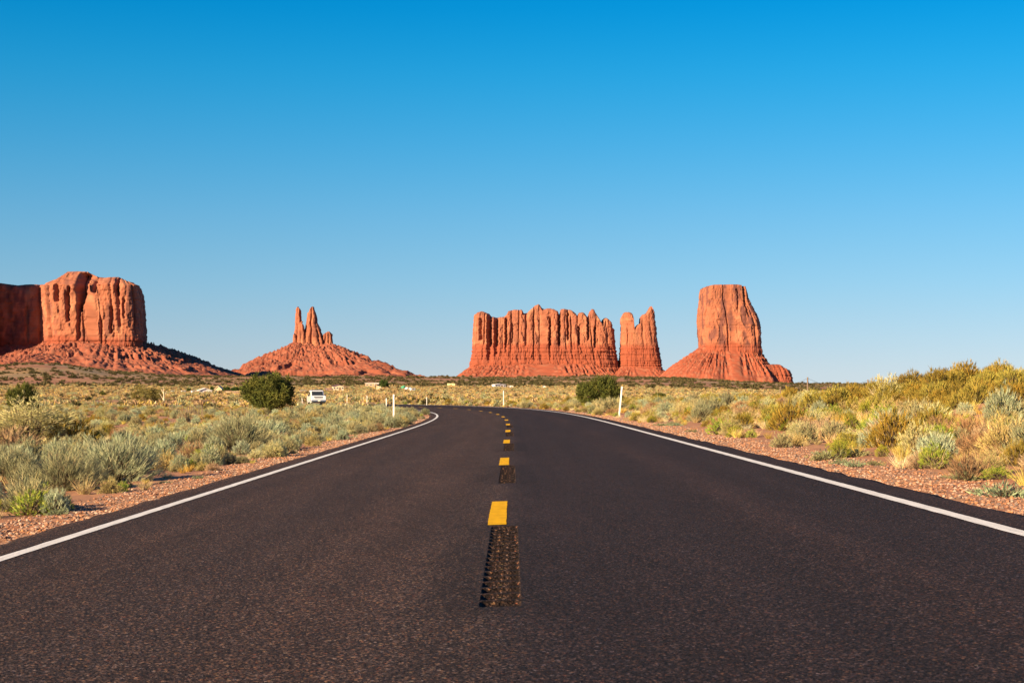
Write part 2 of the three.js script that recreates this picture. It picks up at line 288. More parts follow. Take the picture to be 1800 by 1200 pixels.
// A cliff: rings of a rounded rectangle; left and right edges follow tables over height, the top follows the skyline table; cracks split its face into pillars.
function cliff(parent, name, o) {
  const { left, right, depth, skyline, seed, n = 4, NU = 420, NV = 110, seam = 0, varnish = 0.6, crack = [7, 20], crackDepth = [2, 7], bulge = 1.6, ledge = 0.8, rough = 1.2, batter = 0, at, sink = 6, cracksFrom = 0, crown = 1.5, skew = 0, gash = [], setback = null } = o;
  const R = rng(seed), xl = tabled(left), xr = tabled(right), sky = tabled(skyline), yRef = o.yRef ?? 0.6 * skyline[0][1];
  const wRef = (xr(yRef) - xl(yRef)) / 2, cRef = (xr(yRef) + xl(yRef)) / 2;
  const table = []; let L = 0, last = null, weighted = 0;
  for (let i = 0; i <= 3000; i++) { const f = i / 3000 * 2 * Math.PI, x = wRef * signed(Math.cos(f), 2 / n), z = depth * signed(Math.sin(f), 2 / n); if (last) { const q = Math.hypot(x - last[0], z - last[1]); L += q; weighted += q * (z > -depth * 0.25 ? 1 : 0.3); } last = [x, z]; table.push([weighted, f, L]); }
  const ring = []; for (let i = 0, k = 0; i < NU; i++) { const t = i / NU * weighted; while (table[k + 1][0] < t) k++; const q = (t - table[k][0]) / Math.max(1e-9, table[k + 1][0] - table[k][0]); ring.push([lerp(table[k][1], table[k + 1][1], q), lerp(table[k][2], table[k + 1][2], q)]); }
  const cracks = []; for (let a = R() * crack[0]; a < L; a += lerp(crack[0], crack[1], R() ** 1.3)) cracks.push({ a, dep: lerp(crackDepth[0], crackDepth[1], R() ** 2), w: 0.8 + 1.8 * R() ** 2, y0: R() < 0.6 ? -1 : 0.2 + 0.4 * R(), y1: R() < 0.6 ? 2 : 0.5 + 0.5 * R(), s: R() * 90 });
  const hash = (i, j) => { let h = Math.imul(i * 374761 + seed * 7919, 668265263) ^ Math.imul(j * 1274126 + 17, 2246822519); h = Math.imul(h ^ (h >>> 13), 1274126177); return ((h ^ (h >>> 16)) >>> 0) / 2147483648 - 1; };
  const block = (a, y, wa, hb) => { const i = Math.floor(a / wa + 0.35 * noise2(y / 30, seed)), j = Math.floor(y / hb + hash(i, 99)); return hash(i, j); };
  const K = 5, pos = new Float32Array(NU * (NV + 1 + K) * 3), col = new Float32Array(pos.length), idx = [], c = [0, 0, 0];
  for (let i = 0; i < NU; i++) {
    const [f, a] = ring[i], cx = signed(Math.cos(f), 2 / n), cz = signed(Math.sin(f), 2 / n), T = sky(cRef + wRef * cx);
    let nx = signed(Math.cos(f), 2 - 2 / n) / wRef, nz = signed(Math.sin(f), 2 - 2 / n) / depth; const nl = Math.hypot(nx, nz) || 1; nx /= nl; nz /= nl;
    let x, y, z;
    for (let j = 0; j <= NV; j++) {
      const v = j / NV; y = lerp(-sink, T, v);
      const w = (xr(y) - xl(y)) / 2, m = (xr(y) + xl(y)) / 2, dz = depth * (1 + batter * (1 - clamp(y / skyline[0][1], 0, 1)));
      x = m + w * cx; z = dz * cz; x += skew * (z - depth);
      let dis = 0, near = 1e9, half = 1;
      for (let k = 0; k < cracks.length; k++) { const q = cracks[k], e = a - q.a + 0.9 * noise2(y / 34, q.s); const ae = Math.abs(e); if (ae < near) { near = ae; half = 0.5 * ((e < 0 ? q.a - (cracks[k - 1]?.a ?? q.a - 12) : (cracks[k + 1]?.a ?? q.a + 12) - q.a)); }
        if (ae < 8) { const win = smoothstep(v, q.y0 - 0.08, q.y0 + 0.08) * (1 - smoothstep(v, q.y1 - 0.06, q.y1 + 0.06)); dis -= q.dep * win * Math.exp(-((ae / q.w) ** 2)); } }
      if (cz > 0) for (const [gx, y0, y1, dep, gw, lean = 0, flare = 0] of gash) { const q = (y - y0) / (y1 - y0); if (q > -0.2 && q < 1.2) { const ww = gw * (1 + flare * clamp(q, 0, 1)), e = (x - gx - lean * (y - y0) - 1.2 * noise2(y / 9, gx)) / ww; if (Math.abs(e) < 3) dis -= dep * Math.exp(-(e ** 4)) * smoothstep(q, -0.04, 0.1) * (1 - smoothstep(q, 0.97, 1.08)); } }
      const low = seam > 0 ? 1 - smoothstep(y, seam - 8, seam + 4) : 0;
      dis *= lerp(1, 0.35, low) * smoothstep(y, cracksFrom, cracksFrom + 12);
      dis += bulge * (1 - (1 - Math.min(1, near / Math.max(2, half))) ** 2) * (1 - 0.6 * low);
      dis += ledge * (noise2(y / 5.5, seed) + 0.7 * noise2(y / 2.3, seed + 4)) * (0.45 + 1.0 * low);
      dis += low * 0.6 * noise2(a / 3.2, y / 40 + seed);
      dis += rough * (fbm3(x / 22 + seed, y / 34, z / 22, 3) * 1.5 + fbm3(x / 4, y / 5, z / 4, 2) * 0.7 + 0.9 * block(a, y, 9.5, 21) + 0.55 * block(a + 300, y, 4.2, 8.5));
      if (setback && y > setback[0]) dis -= (y - setback[0]) * setback[1] + 2 * noise2(y / 4, a / 30);
      dis -= crown * 2.2 * smoothstep(v, 0.955, 1) ** 2;
      x += nx * dis; z += nz * dis;
      const at3 = (i * (NV + 1 + K) + j) * 3; pos.set([x, y, z], at3); stoneTone(x + seed * 31, y, z, seam, varnish, c); col.set(c, at3);
    }
    for (let k = 1; k <= K; k++) { const q = k / K, at3 = (i * (NV + 1 + K) + NV + k) * 3, zz = z * (1 - q), xx = x + skew * (zz - z), yy = y + crown * (1 - (1 - q) ** 2) * 0.5 + 0.9 * fbm2(x / 6 + seed, zz / 6, 3) * crown; pos.set([xx, yy, zz], at3); stoneTone(x + seed * 31, yy, zz, seam, varnish * 0.5, c); col.set(c, at3); }
  }
  const row = NV + 1 + K;
  for (let i = 0; i < NU; i++) for (let j = 0; j < row - 1; j++) { const a = i * row + j, b = ((i + 1) % NU) * row + j; idx.push(a, a + 1, b, b, a + 1, b + 1); }
  return part(name, geometryOf(pos, col, idx), rock, parent, at[0], at[1], at[2]);
}
// A talus apron round a cliff: steep at the foot of the cliff, gullied, with stubborn ledges, running out into the plain.
function talus(parent, o) {
  const { rx, rz, high, reach, seed, NU = 420, NT = 90, p = 1.5, gully = 6, terrace = 0.5, step = 11, lump = 1.6, at, n = 3, skew = 0, tone = TALUS, arc = 13 } = o;
  const pos = [], col = [], idx = [], c = [0, 0, 0];
  const per = Math.PI * (rx + rz), [L, Rr, F, B] = reach;
  for (let i = 0; i <= NU; i++) {
    const f = i / NU * 2 * Math.PI, cx = signed(Math.cos(f), 2 / n), cz = signed(Math.sin(f), 2 / n), cc = Math.cos(f), sc = Math.sin(f);
    const ext = Math.abs(cc) ** 1.4 * (cc < 0 ? L : Rr) + Math.abs(sc) ** 1.4 * (sc > 0 ? F : B);
    const wob = 1 + 0.16 * fbm2(cc * 2.4 + seed, sc * 2.4, 3);
    for (let j = 0; j <= NT; j++) {
      const t = j / NT, x = cx * rx * 0.9 + cc * ext * t * wob, z = cz * rz * 0.9 + sc * ext * t * wob;
      const wx = at[0] + x, wz = at[2] + z, floor = ground(wx, wz) - at[1];
      let h = high * Math.pow(1 - t, p);
      const spine = ridge2(Math.cos(f) * per / (arc * 6.28) + seed, Math.sin(f) * per / (arc * 6.28) + t * 0.5, 3);
      h += (spine - 0.55) * 2 * gully * Math.sin(Math.PI * Math.min(1, t * 1.05)) * smoothstep(t, 0.03, 0.3);
      const st = h / step + 0.5 * noise2(x / 60 + seed, z / 60), fl = Math.floor(st), fr = st - fl, steep = (fl + smoothstep(fr, 0.62, 0.98)) * step - 0.5 * noise2(x / 60 + seed, z / 60) * step;
      h = lerp(h, steep, terrace * smoothstep(noise2(x / 90 + seed, z / 90 + 4), -0.5, 0.3));
      h += lump * (fbm2(x / 9 + seed, z / 9, 4) * 2 + 0.5 * noise2(x / 2.6, z / 2.6)) * (1 - t * 0.6);
      const y = floor - 3 * smoothstep(t, 0.9, 1) + Math.max(-2, h) * (1 - smoothstep(t, 0.93, 1)) + (1 - t) * 0;
      pos.push(x, y, z);
      const r = smoothstep(fbm2(x / 12 + 70, z / 12 + seed, 4), 0.08, 0.32) * 0.75, bed = 1 + 0.10 * noise2(y / 3.6, 3) + 0.16 * fbm2(x / 7, z / 7, 3);
      for (let k = 0; k < 3; k++) c[k] = lerp(tone[k], RUBBLE[k], r) * bed; col.push(...c);
    }
  }
  for (let i = 0; i < NU; i++) for (let j = 0; j < NT; j++) { const a = i * (NT + 1) + j, b = a + NT + 1; idx.push(a, b, a + 1, b, b + 1, a + 1); }
  return part('talus_slope', geometryOf(pos, col, idx), rock, parent, at[0], at[1], at[2]);
}
const butte = (label, name = 'sandstone_butte') => { const g = thing(name, label, 'butte', 0, 0, 0, 0, 'sandstone buttes on the horizon'); g.userData.kind = 'structure'; return g; };
const STONE = {};
// metres from photograph columns and rows at one distance: the real size of each rock
function gauge(d, middle) { const x0 = (middle - 900) / FOCAL * d, k = d / FOCAL, y0 = ground(x0, -d); return { at: [x0, y0, -d], X: (c) => (c - middle) * k, Y: (r) => EYE + (697 - r) * k - y0, k }; }
{ // long mesa on the left: headland, shaded bay behind it, next headland out of the picture
  const m = butte('broad flat topped red mesa with a sheer cliff and rubble apron, tallest on the left', 'sandstone_mesa');
  const g = gauge(2300, 160), { X, Y } = g;
  cliff(m, 'cliff', { at: [g.at[0], g.at[1], g.at[2] - 140], seed: 3, n: 7, skew: 0.205, depth: 140, NU: 560, NV: 130, seam: Y(592), varnish: 0.75, crack: [9, 34], crackDepth: [2, 12], bulge: 1, crown: 0.9, yRef: Y(520),
    gash: [[X(139), Y(548), Y(480), 24, 3, 0.05, 2.2], [X(137), Y(600), Y(540), 9, 2.4], [X(118), Y(566), Y(505), 10, 2.2], [X(97), Y(530), Y(500), 8, 3], [X(84), Y(600), Y(505), 8, 2.6, -0.05], [X(163), Y(515), Y(480), 12, 3.4], [X(194), Y(586), Y(540), 8, 2], [X(205), Y(520), Y(485), 9, 2.4], [X(216), Y(560), Y(525), 6, 2]],
    left: [[0, X(62)], [Y(600), X(74)], [Y(500), X(66)]], right: [[0, X(256)], [Y(600), X(250)], [Y(560), X(248)], [Y(510), X(243)], [Y(488), X(239)]],
    setback: [Y(500), 1.5],
    skyline: [[X(60), Y(503)], [X(70), Y(497)], [X(76), Y(490)], [X(88), Y(484)], [X(97), Y(479)], [X(103), Y(474)], [X(124), Y(473)], [X(145), Y(474)], [X(152), Y(479)], [X(166), Y(484)], [X(180), Y(486)], [X(205), Y(484)], [X(214), Y(487)], [X(232), Y(491)], [X(244), Y(493)]] });
  talus(m, { at: [g.at[0], g.at[1], g.at[2] - 140], seed: 5, rx: 82, rz: 142, high: Y(603) + 6, reach: [120, 118, 165, 160], NU: 620, NT: 110, p: 1.4, gully: 5, terrace: 0.6, step: 13, lump: 2.5, arc: 12 });
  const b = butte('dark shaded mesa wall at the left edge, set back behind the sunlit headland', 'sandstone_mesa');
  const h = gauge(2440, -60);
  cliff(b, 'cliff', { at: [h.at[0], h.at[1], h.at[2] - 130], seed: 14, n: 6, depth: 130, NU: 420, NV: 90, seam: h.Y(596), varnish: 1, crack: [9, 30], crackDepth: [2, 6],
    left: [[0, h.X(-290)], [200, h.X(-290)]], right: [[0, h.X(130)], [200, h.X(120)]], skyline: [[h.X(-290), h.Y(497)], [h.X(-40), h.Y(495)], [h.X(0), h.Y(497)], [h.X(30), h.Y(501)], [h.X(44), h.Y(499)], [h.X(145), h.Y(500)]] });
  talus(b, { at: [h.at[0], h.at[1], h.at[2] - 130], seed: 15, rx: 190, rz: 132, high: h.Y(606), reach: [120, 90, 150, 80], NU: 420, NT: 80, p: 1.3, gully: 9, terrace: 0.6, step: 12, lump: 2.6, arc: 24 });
  const c = butte('red mesa headland beyond the left edge that shades the wall beside it', 'sandstone_mesa');
  const q = gauge(2350, -190);
  cliff(c, 'cliff', { at: [q.at[0], q.at[1], q.at[2] - 120], seed: 24, n: 5, skew: 0.34, depth: 120, NU: 220, NV: 60, seam: q.Y(596), left: [[0, q.X(-420)], [200, q.X(-420)]], right: [[0, q.X(-6)], [260, q.X(-8)]], skyline: [[q.X(-420), q.Y(468)], [q.X(-6), q.Y(464)]] });
}
{ // butte with twin spires
  const m = butte('steep red cone crowned by twin sandstone spires', 'spired_butte');
  const g = gauge(3050, 548), { X, Y } = g;
  const sp = (seed, l, r, s, dz, depth, extra = {}) => cliff(m, 'spire', { at: [g.at[0], g.at[1], g.at[2] + dz], seed, n: 2.6, depth, NU: 130, NV: 90, sink: -Y(625), seam: 0, varnish: 0.5, crack: [6, 13], crackDepth: [1.5, 4], bulge: 1.2, ledge: 0.5, rough: 0.7, crown: 1.2, yRef: Y(570), ...extra,
    left: l.map(([y, x]) => [Y(y), X(x)]), right: r.map(([y, x]) => [Y(y), X(x)]), skyline: s.map(([x, y]) => [X(x), Y(y)]) });
  sp(31, [[625, 515], [600, 517], [575, 518.5], [545, 520]], [[625, 534], [600, 532], [580, 530], [565, 528], [552, 527], [540, 526.5]], [[518, 541], [520, 540], [523, 539], [526, 540], [527.2, 549], [530, 572]], 0, 8, { yRef: Y(545), crackDepth: [0.5, 1.5] });
  sp(32, [[625, 523], [600, 525], [575, 527], [566, 529]], [[625, 539], [600, 537], [575, 534], [566, 532]], [[526, 566], [530, 565], [536, 572]], 7, 8, { yRef: Y(575) });
  sp(33, [[625, 532], [600, 535], [580, 537], [555, 541], [540, 543]], [[625, 571], [600, 567], [580, 563], [570, 559], [555, 557.5], [545, 556]], [[540, 548], [543, 541], [547, 539], [552, 540], [556, 547], [558, 556], [562, 574], [567, 584]], 2, 12, { yRef: Y(575), crackDepth: [2, 6] });
  sp(34, [[625, 564], [600, 566], [584, 568]], [[625, 585], [605, 583.5], [585, 582]], [[566, 588], [570, 585], [574, 583.5], [580, 583], [583, 586]], -4, 10, { yRef: Y(595) });
  sp(35, [[625, 514], [600, 515.5], [588, 516]], [[625, 522], [600, 521], [588, 520]], [[515, 588], [518, 586], [521, 588]], 3, 6, { yRef: Y(598) });
  talus(m, { at: [g.at[0] + X(548), g.at[1], g.at[2]], seed: 36, rx: 38, rz: 16, high: Y(602), reach: [150, 195, 150, 150], NU: 560, NT: 120, p: 1.3, gully: 7, terrace: 0.7, step: 15, lump: 2.6, arc: 13 });
}
{ // long fluted mesa in the middle
  const m = butte('long wall of orange fluted sandstone with a jagged top in the middle', 'fluted_mesa');
  const g = gauge(3300, 955), { X, Y } = g;
  const S = [[833, 552], [836, 550], [846, 549], [857, 553], [860, 558], [872, 560], [886, 559], [890, 555], [893, 549], [905, 546], [917, 547], [920, 553], [926, 552], [930, 548], [935, 544], [940, 539], [946, 537], [949, 539], [953, 546], [965, 544], [974, 546], [980, 549], [983, 556], [985, 546], [990, 544.5], [996, 546], [1003, 547], [1011, 553], [1014, 558], [1017, 552], [1024, 551], [1031, 558], [1034, 560], [1036, 550], [1040, 545], [1043, 546], [1047, 553], [1053, 563], [1059, 572], [1062, 562], [1066, 560], [1072, 565], [1076, 576]];
  cliff(m, 'cliff', { at: g.at, seed: 41, n: 5, depth: 48, NU: 900, NV: 130, seam: Y(607), varnish: 0.45, crack: [11, 34], crackDepth: [1.5, 8], bulge: 2.2, ledge: 0.9, batter: 0.55, crown: 2.6, yRef: Y(565), cracksFrom: Y(640),
    gash: [[X(845), Y(600), Y(563), 14, 3], [X(861), Y(648), Y(540), 20, 4.5], [X(873), Y(630), Y(540), 18, 4], [X(890), Y(622), Y(562), 12, 2.6], [X(901), Y(608), Y(570), 7, 1.6], [X(966), Y(615), Y(562), 9, 2], [X(982), Y(612), Y(545), 14, 2.6], [X(997), Y(600), Y(545), 10, 2.4], [X(1016), Y(608), Y(577), 10, 2], [X(1032), Y(600), Y(555), 8, 2.4], [X(1044), Y(616), Y(578), 9, 2.4]],
    left: [[0, X(822)], [Y(640), X(828)], [Y(612), X(832)], [Y(580), X(834)], [Y(550), X(835)]], right: [[0, X(1091)], [Y(640), X(1086)], [Y(620), X(1081)], [Y(600), X(1078)], [Y(570), X(1076)]], skyline: S.map(([x, y]) => [X(x), Y(y)]) });
  talus(m, { at: g.at, seed: 45, rx: 148, rz: 66, high: Y(634), reach: [52, 26, 60, 60], NU: 700, NT: 70, p: 1.15, gully: 5.5, terrace: 0.35, step: 9, lump: 1.5, tone: LOW_STONE, n: 4, arc: 10 });
}
{ // pair of towers joined at the foot
  const m = butte('narrow red tower split at the top into two horns with a notch between', 'horned_butte');
  const g = gauge(3280, 1124), { X, Y } = g;
  const S = [[1092, 556], [1094, 551], [1098, 549.5], [1107, 550], [1111, 553], [1113, 560], [1114, 576], [1116, 578], [1118, 574], [1121, 571], [1125, 570], [1126, 558], [1130, 554], [1137, 551.5], [1141, 546], [1145, 540], [1148, 539], [1150, 543], [1151, 556], [1153, 566]];
  cliff(m, 'cliff', { at: g.at, seed: 51, n: 3.4, depth: 26, NU: 460, NV: 130, seam: Y(607), varnish: 0.4, crack: [16, 44], crackDepth: [1, 4], bulge: 0.6, ledge: 1, batter: 0.7, crown: 1.6, yRef: Y(565), rough: 0.8,
    left: [[0, X(1087)], [Y(640), X(1089)], [Y(610), X(1091)], [Y(550), X(1092)]], right: [[0, X(1168)], [Y(640), X(1162)], [Y(620), X(1158)], [Y(600), X(1155)], [Y(570), X(1152.5)], [Y(545), X(1151)]], skyline: S.map(([x, y]) => [X(x), Y(y)]) });
  talus(m, { at: g.at, seed: 53, rx: 46, rz: 44, high: Y(643), reach: [20, 30, 45, 40], NU: 300, NT: 50, p: 1.1, gully: 4, terrace: 0.35, step: 8, lump: 1.2, tone: LOW_STONE, n: 4, arc: 9 });
}
{ // single square block on a gullied skirt
  const m = butte('tall square red butte standing on a wide gullied skirt on the right', 'square_butte');
  const g = gauge(3150, 1282), { X, Y } = g;
  cliff(m, 'cliff', { at: g.at, seed: 63, n: 6.5, depth: 58, sink: 20, NU: 460, NV: 150, seam: Y(606), varnish: 1, crack: [40, 90], crackDepth: [1, 5], bulge: 1.4, ledge: 0.7, batter: 0.3, crown: 0.6, yRef: Y(520), rough: 1.1, gash: [[X(1303), Y(532), Y(500), 6, 2.2], [X(1290), Y(550), Y(512), 4, 2], [X(1310), Y(560), Y(532), 5, 2.5, -0.3]],
    left: [[0, X(1222)], [Y(640), X(1229)], [Y(612), X(1233)], [Y(570), X(1231)], [Y(555), X(1231)], [Y(520), X(1234)], [Y(504), X(1237)]], right: [[0, X(1346)], [Y(645), X(1338)], [Y(625), X(1333)], [Y(600), X(1332)], [Y(575), X(1330.5)], [Y(560), X(1327)], [Y(545), X(1320)], [Y(531), X(1312)], [Y(528), X(1310.5)], [Y(505), X(1308)]],
    skyline: [[X(1234), Y(506)], [X(1248), Y(503.5)], [X(1290), Y(503)], [X(1303), Y(504.5)], [X(1309), Y(507)]] });
  talus(m, { at: g.at, seed: 65, rx: 62, rz: 66, high: Y(612), reach: [84, 22, 75, 70], NU: 620, NT: 90, p: 0.95, gully: 7, terrace: 0.4, step: 10, lump: 1.4, tone: LOW_STONE, n: 4, arc: 8 });
  cliff(m, 'bench', { at: [g.at[0], g.at[1], g.at[2] + 40], seed: 67, n: 5, depth: 40, sink: 25, NU: 260, NV: 60, seam: 400, crack: [4, 10], crackDepth: [2, 6], bulge: 1.2, batter: 0.4, yRef: Y(655),
    left: [[0, X(1300)], [100, X(1306)]], right: [[0, X(1384)], [Y(665), X(1382)], [Y(648), X(1376)], [Y(642), X(1370)]], skyline: [[X(1300), Y(640)], [X(1345), Y(642)], [X(1368), Y(642)], [X(1372), Y(647)], [X(1382), Y(652)]] });
}
console.log('buttes');
// ------------------------------------------------------------------ desert plants
class Blades {
  constructor() { this.pos = []; this.col = []; }
  tri(a, b, c, k) { this.pos.push(...a, ...b, ...c); for (let i = 0; i < 3; i++) this.col.push(...k); }
  // one leaf or stalk: a tapering strip that bends down along its length
  blade(p, dir, len, w, bend, k, R, segs = 2) {
    const l = Math.hypot(...dir), d = dir.map((v) => v / l), q = R() * 6.283, ax = [Math.cos(q), 0.3 * Math.sin(q * 3), Math.sin(q)];
    let s = [d[1] * ax[2] - d[2] * ax[1], d[2] * ax[0] - d[0] * ax[2], d[0] * ax[1] - d[1] * ax[0]]; const sl = Math.hypot(...s) || 1; s = s.map((v) => v / sl * w / 2);
    const at = (t) => [p[0] + d[0] * len * t, p[1] + d[1] * len * t - bend * len * t * t, p[2] + d[2] * len * t];
    let a = p.map((v, i) => v - s[i]), b = p.map((v, i) => v + s[i]);
    for (let j = 1; j <= segs; j++) {
      const t = j / segs, m = at(t), f = 1 - t * 0.9;
      if (j === segs) { this.tri(a, b, m, k); break; }
      const a2 = m.map((v, i) => v - s[i] * f), b2 = m.map((v, i) => v + s[i] * f);
      this.tri(a, b, b2, k); this.tri(a, b2, a2, k); a = a2; b = b2;
    }
  }
  limb(p, q, r0, r1, k, sides = 4) {
    const d = q.map((v, i) => v - p[i]), l = Math.hypot(...d) || 1, n = d.map((v) => v / l), e = Math.abs(n[1]) < 0.9 ? [0, 1, 0] : [1, 0, 0];
    let x = [n[1] * e[2] - n[2] * e[1], n[2] * e[0] - n[0] * e[2], n[0] * e[1] - n[1] * e[0]]; const xl = Math.hypot(...x); x = x.map((v) => v / xl);
    const y = [n[1] * x[2] - n[2] * x[1], n[2] * x[0] - n[0] * x[2], n[0] * x[1] - n[1] * x[0]];
    const pt = (c, r, f) => c.map((v, i) => v + (x[i] * Math.cos(f) + y[i] * Math.sin(f)) * r);
    for (let i = 0; i < sides; i++) { const f = i / sides * 6.283, g = (i + 1) / sides * 6.283; this.tri(pt(p, r0, f), pt(p, r0, g), pt(q, r1, f), k); this.tri(pt(p, r0, g), pt(q, r1, g), pt(q, r1, f), k); }
  }
  geometry() { return geometryOf(this.pos, this.col); }
}
const vary = (R, c, a = 0.25, h = 0.12) => { const f = 1 + (R() - 0.5) * 2 * a; return [c[0] * f * (1 + (R() - 0.5) * h), c[1] * f, c[2] * f * (1 + (R() - 0.5) * h)]; };
const pickTone = (R, list) => list[Math.floor(R() * list.length)];
// leafy dome, one unit wide: sprays of small leaves on branches that fan out from the base
function domeBush({ seed, high = 0.72, sprays = 260, leaves = 4, len = 0.13, w = 0.014, tones, lift = 0.9, twigs = 16, twigTone = [0.10, 0.07, 0.04], inner = 0.4, lobes = 0.18, fall = 0.05, heart = 110, segs = 1 }) {
  const R = rng(seed), f = new Blades(), s = new Blades();
  for (let i = 0; i < sprays; i++) {
    const a = R() * 6.283, e = Math.asin(Math.pow(R(), 0.85)), lob = 1 + lobes * noise3(Math.cos(a) * 1.7 + seed, e * 1.6, Math.sin(a) * 1.7) * 1.6, r = lerp(inner, 1, Math.pow(R(), 0.45)) * lob;
    const dir = [Math.cos(e) * Math.cos(a), Math.sin(e), Math.cos(e) * Math.sin(a)], p = [dir[0] * 0.5 * r, 0.02 + dir[1] * high * r * 0.86, dir[2] * 0.5 * r], tone = pickTone(R, tones);
    for (let k = 0; k < leaves; k++) f.blade([p[0] + (R() - 0.5) * 0.05, p[1] + (R() - 0.5) * 0.05, p[2] + (R() - 0.5) * 0.05], [dir[0] * 0.8 + (R() - 0.5) * 0.9, dir[1] * 0.5 + lift * (0.4 + R() * 0.8), dir[2] * 0.8 + (R() - 0.5) * 0.9], len * (0.6 + R() * 0.8), w * (segs > 1 ? 1 : 1.45) * (0.7 + 0.6 * R()), fall, vary(R, tone), R, segs);
  }
  for (let i = 0; i < heart; i++) { const a = R() * 6.283, e = Math.asin(R()), r = 0.15 + 0.5 * Math.sqrt(R()), d = [Math.cos(e) * Math.cos(a), Math.sin(e), Math.cos(e) * Math.sin(a)]; s.blade([d[0] * 0.5 * r * 0.8, d[1] * high * r * 0.75, d[2] * 0.5 * r * 0.8], [d[0] + (R() - 0.5), d[1] + 0.4, d[2] + (R() - 0.5)], 0.2 * Math.min(1, high * 1.3), 0.05, 0, vary(R, twigTone), R); }
  for (let i = 0; i < twigs; i++) { const a = R() * 6.283, e = 0.35 + R() * 1.1, l = 0.35 + 0.25 * R(); s.limb([(R() - 0.5) * 0.06, -0.06, (R() - 0.5) * 0.06], [Math.cos(e) * Math.cos(a) * l, Math.sin(e) * l * high * 1.6, Math.cos(e) * Math.sin(a) * l], 0.009, 0.004, vary(R, twigTone), 3); }
  return { foliage: f.geometry(), stems: s.geometry() };
}
function grassTuft({ seed, n = 170, high = 0.8, spread = 0.5, w = 0.011, tones, bend = 0.25, heads = 14, base = 0.13 }) {
  const R = rng(seed), f = new Blades();
  for (let i = 0; i < n; i++) {
    const a = R() * 6.283, r = base * Math.sqrt(R()), out = spread * (0.15 + R()), l = high * (0.45 + 0.65 * R()), h = i < heads ? 1.3 : 1;
    f.blade([Math.cos(a) * r, -0.03, Math.sin(a) * r], [Math.cos(a + (R() - 0.5)) * out, 1, Math.sin(a + (R() - 0.5)) * out], l * h, w * (0.6 + 0.8 * R()), bend * (0.3 + R()), vary(R, pickTone(R, tones), 0.22), R, 3);
  }
  return { foliage: f.geometry() };
}
const plantMaterial = std(1, 1, 1, { vertexColors: true, roughness: 1, transmission: 0.15, side: THREE.DoubleSide });
plantMaterial.specularIntensity = 0.3;
const woodMaterial = std(1, 1, 1, { vertexColors: true, roughness: 0.95 });
const SAGE = [[0.31, 0.335, 0.205], [0.265, 0.30, 0.18], [0.36, 0.355, 0.21], [0.23, 0.255, 0.15]], STRAW = [[0.56, 0.46, 0.27], [0.50, 0.40, 0.22], [0.60, 0.50, 0.32], [0.46, 0.39, 0.17]], GOLD = [[0.476, 0.366, 0.085], [0.425, 0.348, 0.077], [0.528, 0.391, 0.110]];
const LIME = [[0.23, 0.27, 0.035], [0.17, 0.225, 0.028], [0.31, 0.315, 0.05]], OLIVE = [[0.277, 0.220, 0.041], [0.228, 0.187, 0.033], [0.326, 0.237, 0.045], [0.187, 0.163, 0.033]], DUN = [[0.342, 0.228, 0.130], [0.293, 0.187, 0.106], [0.374, 0.261, 0.146]], PALE = [[0.425, 0.383, 0.170], [0.375, 0.340, 0.153], [0.468, 0.408, 0.205], [0.323, 0.306, 0.120]], MAT = [[0.163, 0.192, 0.104], [0.192, 0.207, 0.111]];
const shifted = (list, f, w) => list.map((c) => [c[0] * f * w, c[1] * f, c[2] * f / w]);   // whole plants differ in tone
